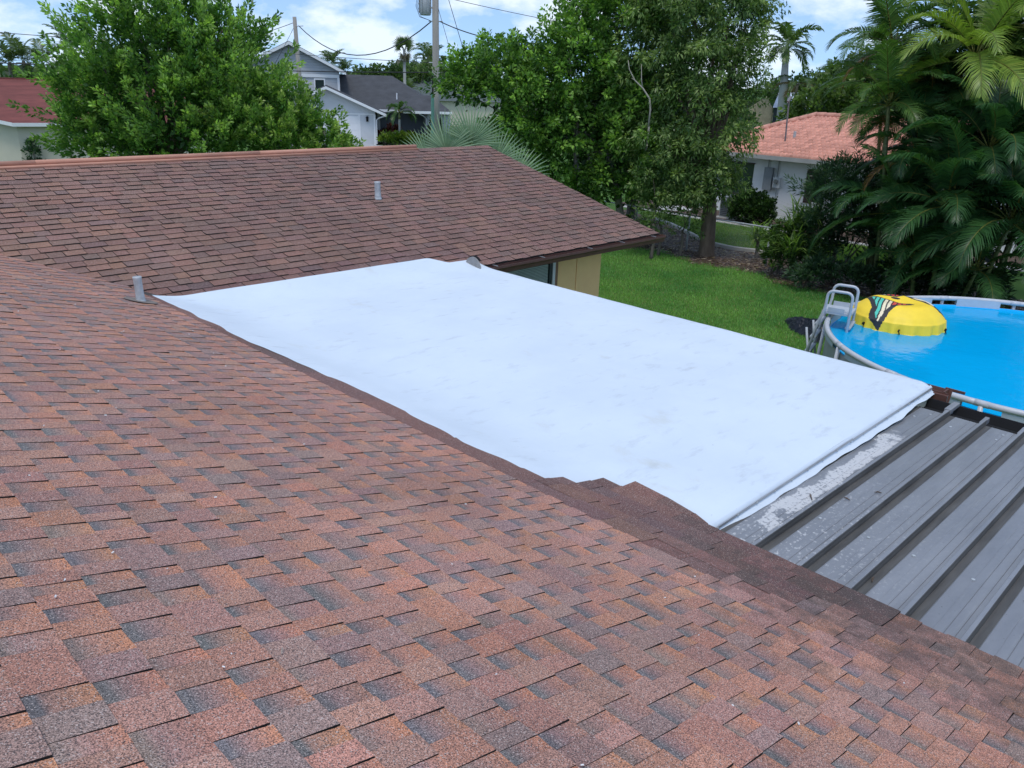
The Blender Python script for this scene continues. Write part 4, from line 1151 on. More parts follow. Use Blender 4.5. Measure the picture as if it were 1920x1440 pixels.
# palms ------------------------------------------------------------
def frond_mesh(name, length, e0, drop, nl, ll, wl, c0, c1, petiole=.22, updir=.35, hang=.35, twist=0.0):
    V, F, Cc = [], [], []
    n = 26; pos = []; x = z = 0.0
    ds = length/n
    for i in range(n+1):
        t = i/n; e = e0-drop*t**1.5
        pos.append((x, z, e)); x += math.cos(e)*ds; z += math.sin(e)*ds
    def at(t):
        k = min(int(t*n), n-1); f = t*n-k
        a, b = pos[k], pos[k+1]
        return a[0]+(b[0]-a[0])*f, a[1]+(b[1]-a[1])*f, a[2]
    for i in range(n):      # rachis
        r0 = .020*(1-i/n)+.004; r1 = .020*(1-(i+1)/n)+.004; k = len(V)
        for (px, pz, _), r in ((pos[i], r0), (pos[i+1], r1)):
            V += [(px, -r, pz), (px, r, pz), (px, 0, pz+r*1.3)]
        Cc += [(.20, .21, .05)]*6
        F += [(k, k+1, k+4, k+3), (k+1, k+2, k+5, k+4), (k+2, k, k+3, k+5)]
    for s in (-1, 1):
        for j in range(nl):
            t = petiole+(1-petiole)*(j+.5*(s > 0))/nl
            px, pz, e = at(min(t, .999)); u = (t-petiole)/(1-petiole)
            le = ll*(math.sin(PI*(.12+.83*u))**.7)*rnd.uniform(.85, 1.1)
            an = 1.15-.75*u+rnd.uniform(-.08, .08)
            tg = np.array([math.cos(e), 0, math.sin(e)]); nr = np.array([-math.sin(e), 0, math.cos(e)]); sd = np.array([0, s, 0.0])
            dv = tg*math.cos(an)+sd*math.sin(an)*math.cos(updir)+nr*math.sin(an)*math.sin(updir)
            p0 = np.array([px, 0, pz]); p1 = p0+dv*le*.5; dv2 = dv+np.array([0, 0, -hang*rnd.uniform(.6, 1.4)]); dv2 /= np.linalg.norm(dv2); p2 = p1+dv2*le*.5
            wv = tg*wl/2*(1 if abs(dv[0]) < .9 else .7)
            kc = rnd.random(); c = np.array(c0)*(1-kc)+np.array(c1)*kc
            k = len(V)
            V += [tuple(p0-wv*.5), tuple(p0+wv*.5), tuple(p1+wv), tuple(p1-wv), tuple(p2+wv*.1), tuple(p2-wv*.1)]
            Cc += [c]*6; F += [(k, k+1, k+2, k+3), (k+3, k+2, k+4, k+5)]
    me_o = np_mesh(name, np.array(V), np.array(F), M_PALM, colors=np.array([tuple(c) for c in Cc]))
    me = me_o.data; bpy.data.objects.remove(me_o); return me
def fronds_for(key, length, ll, wl, c0, c1, **k):
    return [frond_mesh('frond_'+key, length, e0, dr, k.get('nl', 34), ll, wl, c0, c1, petiole=k.get('petiole', .22), updir=k.get('updir', .35), hang=k.get('hang', .35)) for e0, dr in k.get('bends', ((1.35, 1.0), (1.1, 1.5), (.75, 1.7), (.35, 1.6), (.0, 1.2)))]
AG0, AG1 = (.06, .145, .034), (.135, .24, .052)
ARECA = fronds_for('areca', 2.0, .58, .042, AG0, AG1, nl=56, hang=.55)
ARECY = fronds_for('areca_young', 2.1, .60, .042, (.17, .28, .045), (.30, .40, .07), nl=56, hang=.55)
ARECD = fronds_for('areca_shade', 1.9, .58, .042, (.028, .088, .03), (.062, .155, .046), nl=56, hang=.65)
ARECO = [frond_mesh('frond_dead', 1.5, .1, 1.6, 26, .42, .034, (.24, .11, .025), (.34, .20, .06), hang=.9)]
def palm(name, label, base, crown, r, meshes, n, scale=1.0, group=None, trunk=None, dead=None, ndead=0, seed=0, shaft=None, low=0):
    R = random.Random(seed+1000)
    t = thing(name, label, 'palm', (base[0], base[1], 0), group)
    bx, by = base[0], base[1]; cx, cy, cz = crown
    q = MB(); rs = r if isinstance(r, (list, tuple)) else [r*1.25, r, r*.95, r*.85]
    pth = [(bx, by, -.05), (bx+(cx-bx)*.25, by+(cy-by)*.25, cz*.33), (bx+(cx-bx)*.62, by+(cy-by)*.62, cz*.68), (cx, cy, cz)]
    q.tube(pth, rs, 9); q.build('trunk', trunk or M_CANE, t, True)
    if shaft:
        q = MB(); q.tube([(cx, cy, cz-.02), (cx, cy, cz+shaft*.5), (cx, cy, cz+shaft)], [rs[-1]*1.15, rs[-1]*1.05, rs[-1]*.5], 9); q.build('crownshaft', M_CANE, t, True)
    zz = cz+(shaft or 0)
    ga = R.uniform(0, 6.28)
    for i in range(n):
        me = meshes[min(int(i/n*len(meshes)), len(meshes)-1)]
        o = bpy.data.objects.new('frond', me); COL.objects.link(o); o.parent = t
        o.location = (cx-bx, cy-by, zz-.02*i/n)
        ga += 2.39996+R.uniform(-.25, .25)
        o.rotation_euler = (R.uniform(-.35, .35), R.uniform(-.15, .15), ga); o.scale = (scale*R.uniform(.85, 1.12),)*3
    for i in range(ndead):
        o = bpy.data.objects.new('frond', dead[0]); COL.objects.link(o); o.parent = t
        o['label'] = 'dry orange brown drooping frond'
        o.location = (cx-bx, cy-by, zz-.15); o.rotation_euler = (R.uniform(-.3, .3), R.uniform(0, .4), R.uniform(0, 6.28)); o.scale = (scale,)*3
    return t
ga_ = 'areca palms at the right behind the pool'
AP = [((22.33, 8.79, 6.15), 'tall areca palm with orange dead fronds, leftmost and highest against the sky', ARECA, 10, 1.0, 4),
      ((21.45, 8.29, 4.75), 'areca palm whose left fronds hang over the tiled roof', ARECA, 11, .95, 1),
      ((22.0, 6.71, 5.85), 'areca palm with bright yellow green upright fronds at upper right', ARECY, 12, 1.12, 0),
      ((23.16, 6.0, 6.6), 'areca palm at the top right corner of the picture', ARECY, 11, 1.1, 0),
      ((23.9, 7.9, 5.9), 'areca palm crown behind the yellow green one', ARECA, 11, 1.0, 2),
      ((21.23, 5.76, 3.9), 'dark areca palm in the middle of the right clump', ARECD, 13, 1.1, 1),
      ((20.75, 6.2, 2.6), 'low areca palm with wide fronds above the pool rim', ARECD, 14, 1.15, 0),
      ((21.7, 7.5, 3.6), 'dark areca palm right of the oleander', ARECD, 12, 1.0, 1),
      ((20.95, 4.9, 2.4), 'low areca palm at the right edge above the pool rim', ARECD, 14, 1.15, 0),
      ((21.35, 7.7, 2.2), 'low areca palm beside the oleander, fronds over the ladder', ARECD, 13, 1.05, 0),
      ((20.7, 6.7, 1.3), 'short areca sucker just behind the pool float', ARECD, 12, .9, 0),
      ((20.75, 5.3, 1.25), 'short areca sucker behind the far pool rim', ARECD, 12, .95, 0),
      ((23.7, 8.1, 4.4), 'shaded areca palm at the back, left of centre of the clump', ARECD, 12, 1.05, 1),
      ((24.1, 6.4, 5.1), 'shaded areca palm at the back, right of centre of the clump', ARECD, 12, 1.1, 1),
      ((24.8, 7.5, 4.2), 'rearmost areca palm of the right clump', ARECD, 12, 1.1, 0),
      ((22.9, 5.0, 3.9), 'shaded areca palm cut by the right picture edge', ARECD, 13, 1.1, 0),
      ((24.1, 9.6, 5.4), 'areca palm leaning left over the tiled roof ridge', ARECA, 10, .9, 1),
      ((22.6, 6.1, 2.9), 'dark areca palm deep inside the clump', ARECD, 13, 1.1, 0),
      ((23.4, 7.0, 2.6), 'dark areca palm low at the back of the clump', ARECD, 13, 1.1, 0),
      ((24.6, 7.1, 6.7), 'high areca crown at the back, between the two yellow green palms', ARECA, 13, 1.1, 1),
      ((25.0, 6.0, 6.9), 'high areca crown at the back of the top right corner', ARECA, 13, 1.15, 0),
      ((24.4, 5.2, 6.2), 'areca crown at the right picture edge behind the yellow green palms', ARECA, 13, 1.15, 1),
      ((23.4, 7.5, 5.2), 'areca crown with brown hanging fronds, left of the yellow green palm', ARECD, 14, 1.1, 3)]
for i, (c, lab, ms, n, sc, nd) in enumerate(AP):
    bx = 22.3+(c[0]-22.3)*.75; by = 6.6+(c[1]-6.6)*.75
    palm('areca_palm', lab, (bx, by), c, .05, ms, n+4, sc, ga_, dead=ARECO, ndead=nd, seed=i)
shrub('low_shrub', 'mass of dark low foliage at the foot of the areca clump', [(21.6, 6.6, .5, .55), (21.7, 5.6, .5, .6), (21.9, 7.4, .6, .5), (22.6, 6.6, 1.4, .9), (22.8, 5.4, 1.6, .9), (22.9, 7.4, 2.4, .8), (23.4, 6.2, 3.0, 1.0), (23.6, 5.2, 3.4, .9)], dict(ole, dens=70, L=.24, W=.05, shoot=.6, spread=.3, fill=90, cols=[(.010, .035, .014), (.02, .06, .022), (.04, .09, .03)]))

# fan palm behind the ridge end
def fan_mesh(R_, nseg, span, c0, c1):
    V, F, Cc = [], [], []
    for j in range(nseg):
        a = -span/2+span*(j+.5)/nseg; da = span/nseg*.62
        kc = rnd.random(); c = np.array(c0)*(1-kc)+np.array(c1)*kc
        ln = R_*(1-.18*abs(a/(span/2))**2)*rnd.uniform(.9, 1.08); dr = rnd.uniform(.10, .38)
        k = len(V)
        for s, wf in ((.06, .06), (.35, .36), (.55, .40), (.8, .22), (1.0, .03)):
            wd = wf*da*R_*.80; rr = ln*s; z = .10*s-.0-dr*max(0, s-.5)**2*2.4*R_
            cx, cy = math.cos(a)*rr, math.sin(a)*rr
            V += [(cx+math.sin(a)*wd, cy-math.cos(a)*wd, z), (cx, cy, z+.025*R_*(1-s)), (cx-math.sin(a)*wd, cy+math.cos(a)*wd, z)]
            Cc += [c, c*1.15, c]
        for s in range(4):
            for e in (0, 1): F.append((k+3*s+e, k+3*s+e+1, k+3*s+3+e+1, k+3*s+3+e))
    o = np_mesh('fan', np.array(V), np.array(F), M_FAN, colors=np.array(Cc)); me = o.data; bpy.data.objects.remove(o); return me
FANM = [fan_mesh(1.0, 34, 3.9, (.15, .25, .14), (.24, .34, .20)), fan_mesh(1.0, 30, 3.3, (.14, .24, .13), (.22, .32, .18))]
fan = thing('fan_palm', 'grey green fan palm with stiff split leaves behind the roof gable', 'palm', (13.9, 15.9, 0))
q = MB(); q.tube([(13.9, 15.9, -.05), (13.9, 15.9, 1.2), (13.85, 15.85, 2.5)], [.24, .2, .17], 10); q.build('trunk', M_PTRUNK, fan, True)
FANS = [((13.15, 15.45, 3.40), (-.10, 1.0, 0), .95), ((13.55, 15.0, 3.62), (.40, .95, 0), .96), ((14.05, 14.65, 3.15), (.75, .8, 0), .85), ((13.5, 15.15, 3.25), (.0, .9, 0), .62), ((14.45, 14.4, 2.75), (.9, .6, 0), .95), ((12.85, 15.8, 3.2), (-.8, .7, 0), .80), ((13.9, 15.5, 3.3), (.5, .8, 0), .9)]
for i, (loc, rot, sc) in enumerate(FANS):
    o = bpy.data.objects.new('fan_leaf', FANM[i % 2]); COL.objects.link(o); setparent(o, fan)
    # leaf blade faces the viewer side: local x points up along the leaf axis
    up = (Vector((.71, -.70, 0))*rot[0]+Vector((0, 0, 1))*rot[1]+Vector((.1, .1, 0))).normalized()
    nrm = Vector((-.66+rnd.uniform(-.2, .2), -.66+rnd.uniform(-.2, .2), .30)); nrm = (nrm-up*nrm.dot(up)).normalized()
    sdv = nrm.cross(up)
    Rm = Matrix(((up.x, sdv.x, nrm.x, loc[0]), (up.y, sdv.y, nrm.y, loc[1]), (up.z, sdv.z, nrm.z, loc[2]), (0, 0, 0, 1)))
    o.matrix_basis = Rm @ Matrix.Scale(sc, 4)
    q = MB(); q.tube([(13.85, 15.85, 2.4), ((13.85+loc[0])/2, (15.85+loc[1])/2, (2.4+loc[2])/2+.05), loc], [.022, .018, .014], 6); q.build('petiole', M_CANE, fan)

# ------------------------------------------------------------------ tiled house on the right
M_TILE = mat('salmon_roof_tile', (.45, .185, .135), .75, .22, 3.5, .1, 40)
M_TILE2 = mat('salmon_hip_tile', (.56, .27, .20), .75, .2, 3.5)
M_STUC = mat('white_stucco', (.80, .81, .80), .9, .05, 2, .25, 60)
th = thing('tiled_house', 'white stucco house with salmon barrel tile roof behind the trees', 'house', (34, 12, 0))
TX0, TX1, TZ0, TZ1 = 30.9, 36.0, 2.53, 3.93
sl = (TZ1-TZ0)/(TX1-TX0)
rows = 16; pit = .185; spt = 6
V, F, Cc = [], [], []
tone_r = np.random.default_rng(3)
dx = (TX1-TX0)/rows
for r in range(rows):
    xa = TX0+r*dx; xb = xa+dx*1.08
    ymax = 20.0-(xa-TX0)*.60; ymin = -6.0
    nc = int((ymax-ymin)/pit)
    for c in range(nc):
        ya = ymin+c*pit; f = 1+tone_r.uniform(-.24, .16)
        k = len(V)
        for s in range(spt+1):
            u = s/spt; wv = .055*(.5-.5*math.cos(2*PI*min(u/.72, 1.0)))+(.006 if u > .72 else 0)
            V += [(xa, ya+u*pit, TZ0+(xa-TX0)*sl+wv+.065), (xb, ya+u*pit, TZ0+(xb-TX0)*sl+wv*.9+.004), (xa, ya+u*pit, TZ0+(xa-TX0)*sl-.01)]
            Cc += [(.62*f, .29*f, .215*f)]*3
        for s in range(spt):
            a = k+3*s; b = a+3
            F += [(a, b, b+1, a+1), (a+2, b+2, b, a)]
M_TILEA = mat('salmon_roof_tile_tone', (.45, .185, .135), .72, .12, 12, .05, 60, attr=True)
tag(np_mesh('roof_tile_field', np.array(V), np.array(F), M_TILEA, th, colors=np.array(Cc)), kind='stuff')
q = MB()
q.quad((TX0, -6, TZ0-.02), (TX0, 20, TZ0-.02), (TX1, 17, TZ1-.02), (TX1, -6, TZ1-.02))
q.poly([(TX0, 20, TZ0-.02), (41, 20, TZ0-.02), (TX1, 17, TZ1-.02)])
q.quad((TX1, 17, TZ1-.02), (41.1, 20, TZ0-.02), (41.1, -6, TZ0-.02), (TX1, -6, TZ1-.02))
q.build('roof', M_TILE2, th)
def hipline(a, b, n):
    for i in range(n):
        p = Vector(a).lerp(Vector(b), i/n); p2 = Vector(a).lerp(Vector(b), (i+1.05)/n)
        q = MB(); q.tube([p+Vector((0, 0, .02)), p2+Vector((0, 0, .05))], [.13, .115], 9); q.build('ridge_tile', M_TILE2, th, True)
hipline((TX0, 20.0, TZ0+.04), (TX1, 17.0, TZ1+.04), 13)
hipline((TX1, 17.0, TZ1+.04), (TX1, 9.0, TZ1+.04), 18)
q = MB(); q.box(TX0-.02, TX0+.03, -6, 20, 2.36, 2.52); q.box(TX0+.03, 31.4, -6, 20, 2.36, 2.38)
q.build('fascia', mat('grey_fascia', (.40, .40, .38), .6, .1, 3), th)
q = MB(); q.box(31.4, 31.6, -5.6, 14.0, 0, 2.36); q.box(31.4, 31.6, 14.0, 14.75, 0, .85); q.box(31.4, 31.6, 14.75, 17.15, 0, 2.36); q.box(31.4, 31.6, 17.15, 18.4, 0, .8); q.box(31.4, 31.6, 18.4, 19.6, 0, 2.36); q.box(31.6, 40.6, 19.4, 19.6, 0, 2.36)
q.box(31.4, 31.6, 14.0, 14.75, 2.1, 2.36); q.box(31.4, 31.6, 17.15, 18.4, 2.1, 2.36)
q.build('wall', M_STUC, th)
M_SHUT = mat('dark_brown_shutter', (.045, .030, .026), .6, .2, 4)
q = MB(); q.box(31.42, 31.5, 14.0, 14.75, .85, 2.1); w1 = q.build('window', M_GLASS, th)
q = MB(); q.box(31.36, 31.41, 14.45, 14.80, .80, 2.12); q.build('shutter', M_SHUT, th)
q = MB(); q.box(31.42, 31.5, 17.15, 18.4, .8, 2.1); w2 = q.build('window', M_GLASS, th)
for zz in (.78, 2.08):
    q = MB(); q.box(31.34, 31.43, 17.12, 18.42, zz, zz+.05); q.build('frame', M_SHUT, w2)
q = MB(); q.box(31.22, 31.40, 16.22, 16.58, 1.12, 2.02); q.build('electric_panel', mat('grey_panel', (.22, .24, .25), .5, .1, 5), th)
q = MB(); q.box(31.25, 31.40, 15.86, 16.16, 1.25, 1.66); mt = q.build('electric_meter', mat('pale_meter_box', (.52, .53, .52), .5, .1, 5), th)
q = MB(); q.tube([(31.25, 16.01, 1.50), (31.17, 16.01, 1.50)], .085, 12); q.build('meter_dial', mat('meter_glass', (.16, .17, .17), .15, .2, 6), mt)
q = MB(); q.tube([(31.36, 16.05, 1.66), (31.36, 16.05, 2.36)], .025, 6); q.tube([(31.36, 16.5, 2.02), (31.36, 16.5, 2.36)], .02, 6); q.tube([(31.36, 16.52, 1.12), (31.36, 16.52, .3)], .025, 6); q.tube([(31.36, 16.0, 1.25), (31.36, 16.0, .1)], .018, 6)
q.build('conduit', mat('grey_conduit', (.30, .31, .31), .5, .1, 5), th)
q = MB(); q.tube([(32.5, 16.5, 2.9), (32.5, 16.6, 4.6)], .035, 8); q.tube([(32.42, 16.6, 4.55), (32.62, 16.6, 4.75)], .05, 7); q.build('service_mast', mat('dull_steel', (.17, .16, .17), .5, .2, 5), th)
q = MB(); q.tube([(33.0, 16.38, 3.05), (33.0, 16.38, 3.40)], .06, 10); q.build('roof_vent', M_GALV, th)
# air conditioner and white gravel circle
acu = thing('air_conditioner', 'grey air conditioning unit half hidden left of the round hedge', 'air conditioner', (29.9, 17.1, 0))
q = MB(); q.box(29.55, 30.25, 16.75, 17.45, .06, .78); q.build('case', mat('ac_grey', (.25, .26, .26), .6, .1, 4), acu)
for i in range(9):
    q = MB(); q.box(29.525, 29.55, 16.80, 17.40, .12+i*.072, .155+i*.072); q.build('louver', mat('ac_dark', (.06, .065, .07), .6, .1, 4) if i == 0 else bpy.data.materials['ac_dark'], acu)
q = MB(); q.box(29.45, 30.35, 16.65, 17.55, .008, .06); q.build('pad', M_CONC, acu)
q = MB(); q.tube([(29.9, 17.1, .78), (29.9, 17.1, .82)], .28, 16); q.build('fan_grille', bpy.data.materials['ac_dark'], acu)
q = MB(); q.poly([(30.1+.75*math.cos(a)*(1+.06*math.sin(3*a)), 20.0+.75*math.sin(a), .016) for a in np.linspace(0, 2*PI, 28)[:-1]])
tag(q.build('gravel_patch', mat('white_stone', (.6, .6, .58), .9, .3, 20, .6, 40)), kind='structure')

# fence at the lawn edge
fn = thing('fence', 'galvanised fence rail and posts beside the mulch bed', 'fence', (22.4, 12.5, 0))
for y_, h_ in ((11.45, 1.22), (14.3, 1.2), (16.4, 1.2), (18.6, 1.2)):
    q = MB(); q.tube([(22.45, y_, -.02), (22.45, y_, h_)], .032, 9); q.tube([(22.45, y_, h_), (22.45, y_, h_+.04)], [.04, .012], 9); q.build('post', M_GALV, fn, True)
q = MB(); q.tube([(22.45, 11.45, 1.17), (22.45, 18.6, 1.17)], .022, 8); q.build('top_rail', M_GALV, fn, True)
q = MB(); n = 0
for k in range(0, 143):       # diamond wire
    y0 = 11.45+k*.05
    if y0+1.1 > 18.6: break
    q.tube([(22.45, y0, .04), (22.45, y0+1.1, 1.14)], .0014, 3, 0, False); q.tube([(22.452, y0+1.1, .04), (22.452, y0, 1.14)], .0014, 3, 0, False)
tag(q.build('wire_mesh', M_GALV, fn), kind='stuff')

# ------------------------------------------------------------------ houses in the background
def frame(ox, oy, yaw): return Matrix.Translation((ox, oy, 0)) @ Matrix.Rotation(yaw, 4, 'Z')
def siding(name, col, pitch=.2):
    m = mat(name, col, .7, .05, 2)
    t = m.node_tree; N = t.nodes; K = t.links.new
    co = N.new('ShaderNodeNewGeometry'); sp = N.new('ShaderNodeSeparateXYZ'); K(co.outputs['Position'], sp.inputs[0])
    dv = N.new('ShaderNodeMath'); dv.operation = 'DIVIDE'; dv.inputs[1].default_value = pitch; K(sp.outputs[2], dv.inputs[0])
    fr = N.new('ShaderNodeMath'); fr.operation = 'FRACT'; K(dv.outputs[0], fr.inputs[0])
    bp = N.new('ShaderNodeBump'); bp.inputs['Strength'].default_value = 1; bp.inputs['Distance'].default_value = .05; bp.invert = True
    K(fr.outputs[0], bp.inputs['Height']); K(bp.outputs[0], N['Principled BSDF'].inputs['Normal'])
    return m
M_SID = siding('grey_lap_siding', (.40, .42, .44))
M_SIDW = mat('pale_grey_wall', (.58, .60, .62), .75, .04, 2)
M_GROOF = mat('charcoal_shingle_roof', (.055, .058, .064), .9, .25, 1.5, .3, 30, detail=9)
M_GROOF2 = mat('weathered_grey_roof', (.085, .105, .105), .9, .2, 1.5, .3, 30)
M_TRIM = mat('white_trim', (.78, .79, .80), .5, .03, 2)
M_DGREY = mat('slate_blue_wall', (.17, .19, .22), .75, .06, 2)
TA = frame(36.35, 55.09, -.5833)
ha = thing('suburban_house', 'grey two storey house with charcoal roof and attached white garage', 'house', (38, 57, 0))
def P_(mb, pts, m=0): mb.poly([tuple(TA @ Vector(p)) for p in pts], m)
q = MB()
def gable(q, u0, u1, zt, pk, v0, v1, zb=0.0):
    uc = (u0+u1)/2
    q.prism([(u0, zb), (u1, zb), (u1, zt), (uc, pk), (u0, zt)], 1, v0, v1, 0, TA)
gable(q, -7.35, -.06, 5.20, 7.02, 2.0, 11)
q.build('wall', M_SID, ha)
q = MB()
for s in (1, -1):      # upper roof
    uc = -3.70
    q.prism([(uc, 7.10), (uc+s*4.15, 5.06), (uc+s*4.15, 5.20), (uc, 7.26)], 1, 1.6, 11.3, 0, TA)
q.build('roof', M_GROOF, ha)
q = MB()
for s in (1, -1):
    uc = -3.70
    q.prism([(uc, 7.00), (uc+s*4.17, 4.95), (uc+s*4.17, 5.17), (uc, 7.22)], 1, 1.55, 1.597, 0, TA)
q.box(-7.4, -.06, 1.93, 1.997, 4.72, 4.95, 0, TA); q.box(-.22, -.04, 1.93, 1.996, 0, 4.72, 0, TA)
q.build('rake_trim', M_TRIM, ha)
q = MB(); q.box(-2.0, -1.15, 1.95, 2.06, 3.55, 4.65, 0, TA); w_ = q.build('window', M_TRIM, ha)
q = MB(); q.box(-1.9, -1.25, 1.93, 1.948, 3.65, 4.55, 0, TA); q.build('pane', M_GLASS, w_)
q = MB()    # garage gable
q.prism([(-4.6, 0), (2.48, 0), (2.48, 2.45), (-1.06, 4.02), (-4.6, 2.45)], 1, -1.5, 6, 0, TA); q.build('garage_wall', M_SIDW, ha)
q = MB()
for s in (1, -1):
    uc = -1.06; q.prism([(uc, 4.06), (uc+s*4.35, 2.22), (uc+s*4.35, 2.36), (uc, 4.20)], 1, -2.0, 6.2, 0, TA)
q.build('garage_roof', M_GROOF, ha)
q = MB()
for s in (1, -1):
    uc = -1.06; q.prism([(uc, 3.96), (uc+s*4.37, 2.10), (uc+s*4.37, 2.30), (uc, 4.16)], 1, -2.05, -2.003, 0, TA)
q.box(2.36, 2.50, -1.53, -1.503, 0, 2.2, 0, TA); q.box(-4.6, 2.48, -1.525, -1.502, 2.20, 2.30, 0, TA); q.box(1.22, 1.36, -1.53, -1.504, 0, 2.2, 0, TA)
q.build('garage_trim', M_TRIM, ha)
gd = MB(); gd.box(-3.2, 1.22, -1.52, -1.503, 0, 2.1, 0, TA); gdo = gd.build('garage_door', M_TRIM, ha)
for i in range(4):
    q = MB(); q.box(-3.18, 1.20, -1.54, -1.521, .04+i*.52, .53+i*.52, 0, TA); q.build('door_panel', M_TRIM, gdo)
q = MB(); q.box(1.80, 1.96, -1.62, -1.51, 1.72, 2.0, 0, TA); q.prism([(1.76, 2.0), (2.0, 2.0), (1.88, 2.14)], 1, -1.66, -1.50, 0, TA); q.build('wall_lamp', M_BLACK, ha)
q = MB(); q.tube([tuple(TA @ Vector(p)) for p in ((3.25, -1.9, 2.18), (2.75, -1.7, 2.0), (2.58, -1.58, 1.85), (2.56, -1.56, .1))], .05, 7); q.build('downspout', M_TRIM, ha)
q = MB()    # main charcoal hip roof
P_(q, [(-.06, 0, 2.55), (7.7, 0, 2.55), (4.25, 6, 5.0), (-.06, 6, 5.0)])
P_(q, [(7.7, 0, 2.55), (9.0, 12, 2.55), (4.25, 6, 5.0)])
P_(q, [(9.0, 12, 2.55), (-.06, 12, 2.55), (-.06, 6, 5.0), (4.25, 6, 5.0)])
P_(q, [(4.6, -2.2, 2.58), (8.2, -2.2, 2.58), (7.0, .1, 3.65), (5.6, 1.6, 3.65)])
P_(q, [(8.2, -2.2, 2.58), (8.6, 3, 2.58), (7.0, 1.6, 3.65), (7.0, .1, 3.65)])
P_(q, [(4.6, -2.2, 2.58), (5.6, 1.6, 3.65), (4.2, 1.6, 2.9)])
P_(q, [(7.0, .1, 3.65), (7.0, 1.6, 3.65), (5.6, 1.6, 3.65)])
q.build('main_roof', M_GROOF, ha)
q = MB(); q.box(2.5, 4.6, -.05, .0, 2.38, 2.56, 0, TA); q.box(4.55, 8.25, -2.25, -2.2, 2.40, 2.58, 0, TA); q.box(8.2, 8.25, -2.2, 3, 2.40, 2.58, 0, TA); q.build('gutter', M_TRIM, ha)
q = MB(); q.box(2.5, 6.4, .9, 1.0, 0, 2.5, 0, TA); q.build('front_wall', M_DGREY, ha)
q = MB(); q.box(6.4, 8.2, -1.6, 1.0, 0, 2.5, 0, TA); q.build('front_wall', M_SIDW, ha)
q = MB(); q.box(2.5, 6.4, .86, .899, .12, .32, 0, TA); q.box(2.75, 2.95, .84, .898, .0, 2.4, 0, TA); q.build('base_trim', M_TRIM, ha)
q = MB(); q.tube([tuple(TA @ Vector(p)) for p in ((5.75, -2.15, 2.40), (6.05, -1.9, 2.25), (6.35, -1.66, 2.05), (6.36, -1.64, .1))], .05, 7); q.build('downspout', M_TRIM, ha)
q = MB(); q.box(6.9, 7.05, -1.72, -1.61, 1.75, 2.0, 0, TA); q.build('wall_lamp', M_BLACK, ha)
q = MB(); q.tube([tuple(TA @ Vector(p)) for p in ((4.35, 1.8, 3.2), (4.35, 1.8, 3.75))], .05, 8); q.build('roof_vent', M_TRIM, ha)
# driveway, path, lawn border
q = MB(); q.quad(*[tuple(TA @ Vector(p)) for p in ((-4, -14, .012), (3.6, -14, .012), (3.6, -1.5, .012), (-4, -1.5, .012))])
q.quad(*[tuple(TA @ Vector(p)) for p in ((3.6, -4.3, .013), (6.2, -3.2, .013), (6.2, -2.5, .013), (3.6, -3.2, .013))])
tag(q.build('driveway', mat('pale_driveway', (.40, .41, .42), .9, .1, 2)), kind='structure')
q = MB(); pth = [(3.7, -5.2), (4.6, -4.6), (5.6, -4.1), (6.8, -3.8), (8.2, -3.7)]
q.tube([tuple(TA @ Vector((a, b, .05))) for a, b in pth], .07, 6); tag(q.build('garden_edging', M_CONC), 'white garden border along the front lawn of the grey house', 'kerb')
def loc(u, v): 
    p = TA @ Vector((u, v, 0)); return (p.x, p.y)
def bshrub(name, label, u, v, items, cols, dens=90, Lf=.28, Wf=.12):
    cl = []
    for du, dz, r in items:
        p = loc(u+du, v); cl.append((p[0], p[1], dz, r))
    shrub(name, label, cl, dict(dens=dens, leaves=24, shoot=.35, spread=.18, L=Lf, W=Wf, cols=cols, bias=(0, 0, .7), fill=60, along=1.0, zmin=.05))
bshrub('low_shrub', 'bright green low shrubs in front of the grey house', 4.4, -2.6, [(-1.3, .30, .38), (-.5, .35, .45), (.2, .35, .45), (.9, .32, .42), (1.5, .28, .36)], [(.06, .13, .02), (.13, .22, .03), (.26, .33, .05)])
bshrub('cordyline', 'dark red leaved plants below the foxtail palm', 3.5, -.6, [(-.4, .55, .40), (.3, .75, .45), (.9, .5, .35), (1.5, .45, .3)], [(.03, .012, .012), (.08, .022, .02), (.16, .05, .035)])
bshrub('conifer', 'upright dark conifer left of the utility pole', 6.9, -2.6, [(0, .5, .5), (0, 1.1, .4), (.05, 1.6, .25)], [(.03, .055, .035), (.06, .09, .06), (.10, .14, .10)])
bn = thing('wheelie_bin', 'small dark bin standing by the grey house conifer', 'bin', (*loc(6.1, -2.3), 0))
q = MB(); p0 = loc(6.1, -2.3)
q.tube([(p0[0], p0[1], 0), (p0[0], p0[1], .6)], [.24, .30], 8); q.build('body', M_BLACK, bn); q = MB(); q.tube([(p0[0], p0[1], .6), (p0[0], p0[1], .68)], [.32, .26], 8); q.build('lid', M_BLACK, bn)
# second grey roofed house further back
TB = frame(57.5, 71.5, -.62)
hb = thing('suburban_house', 'house with weathered grey roof beyond the charcoal roof', 'house', (58, 73, 0))
q = MB()
def PB(q, pts): q.poly([tuple(TB @ Vector(p)) for p in pts])
PB(q, [(-3.2, 0, 2.6), (9, 0, 2.6), (5.5, 6, 5.55), (1.0, 6, 5.55)]); PB(q, [(-3.2, 0, 2.6), (1.0, 6, 5.55), (-3.2, 12, 2.6)]); PB(q, [(9, 0, 2.6), (9, 12, 2.6), (5.5, 6, 5.55)])
PB(q, [(9, 12, 2.6), (-3.2, 12, 2.6), (1, 6, 5.55), (5.5, 6, 5.55)])
q.build('roof', M_GROOF2, hb); q = MB(); q.box(-2.8, 8.6, .4, 11.6, 0, 2.6, 0, TB); q.build('wall', M_CREAM, hb)
q = MB(); q.box(1.2, 5.4, 5.9, 6.1, 5.5, 5.62, 0, TB); q.build('ridge_cap', M_GROOF2, hb)
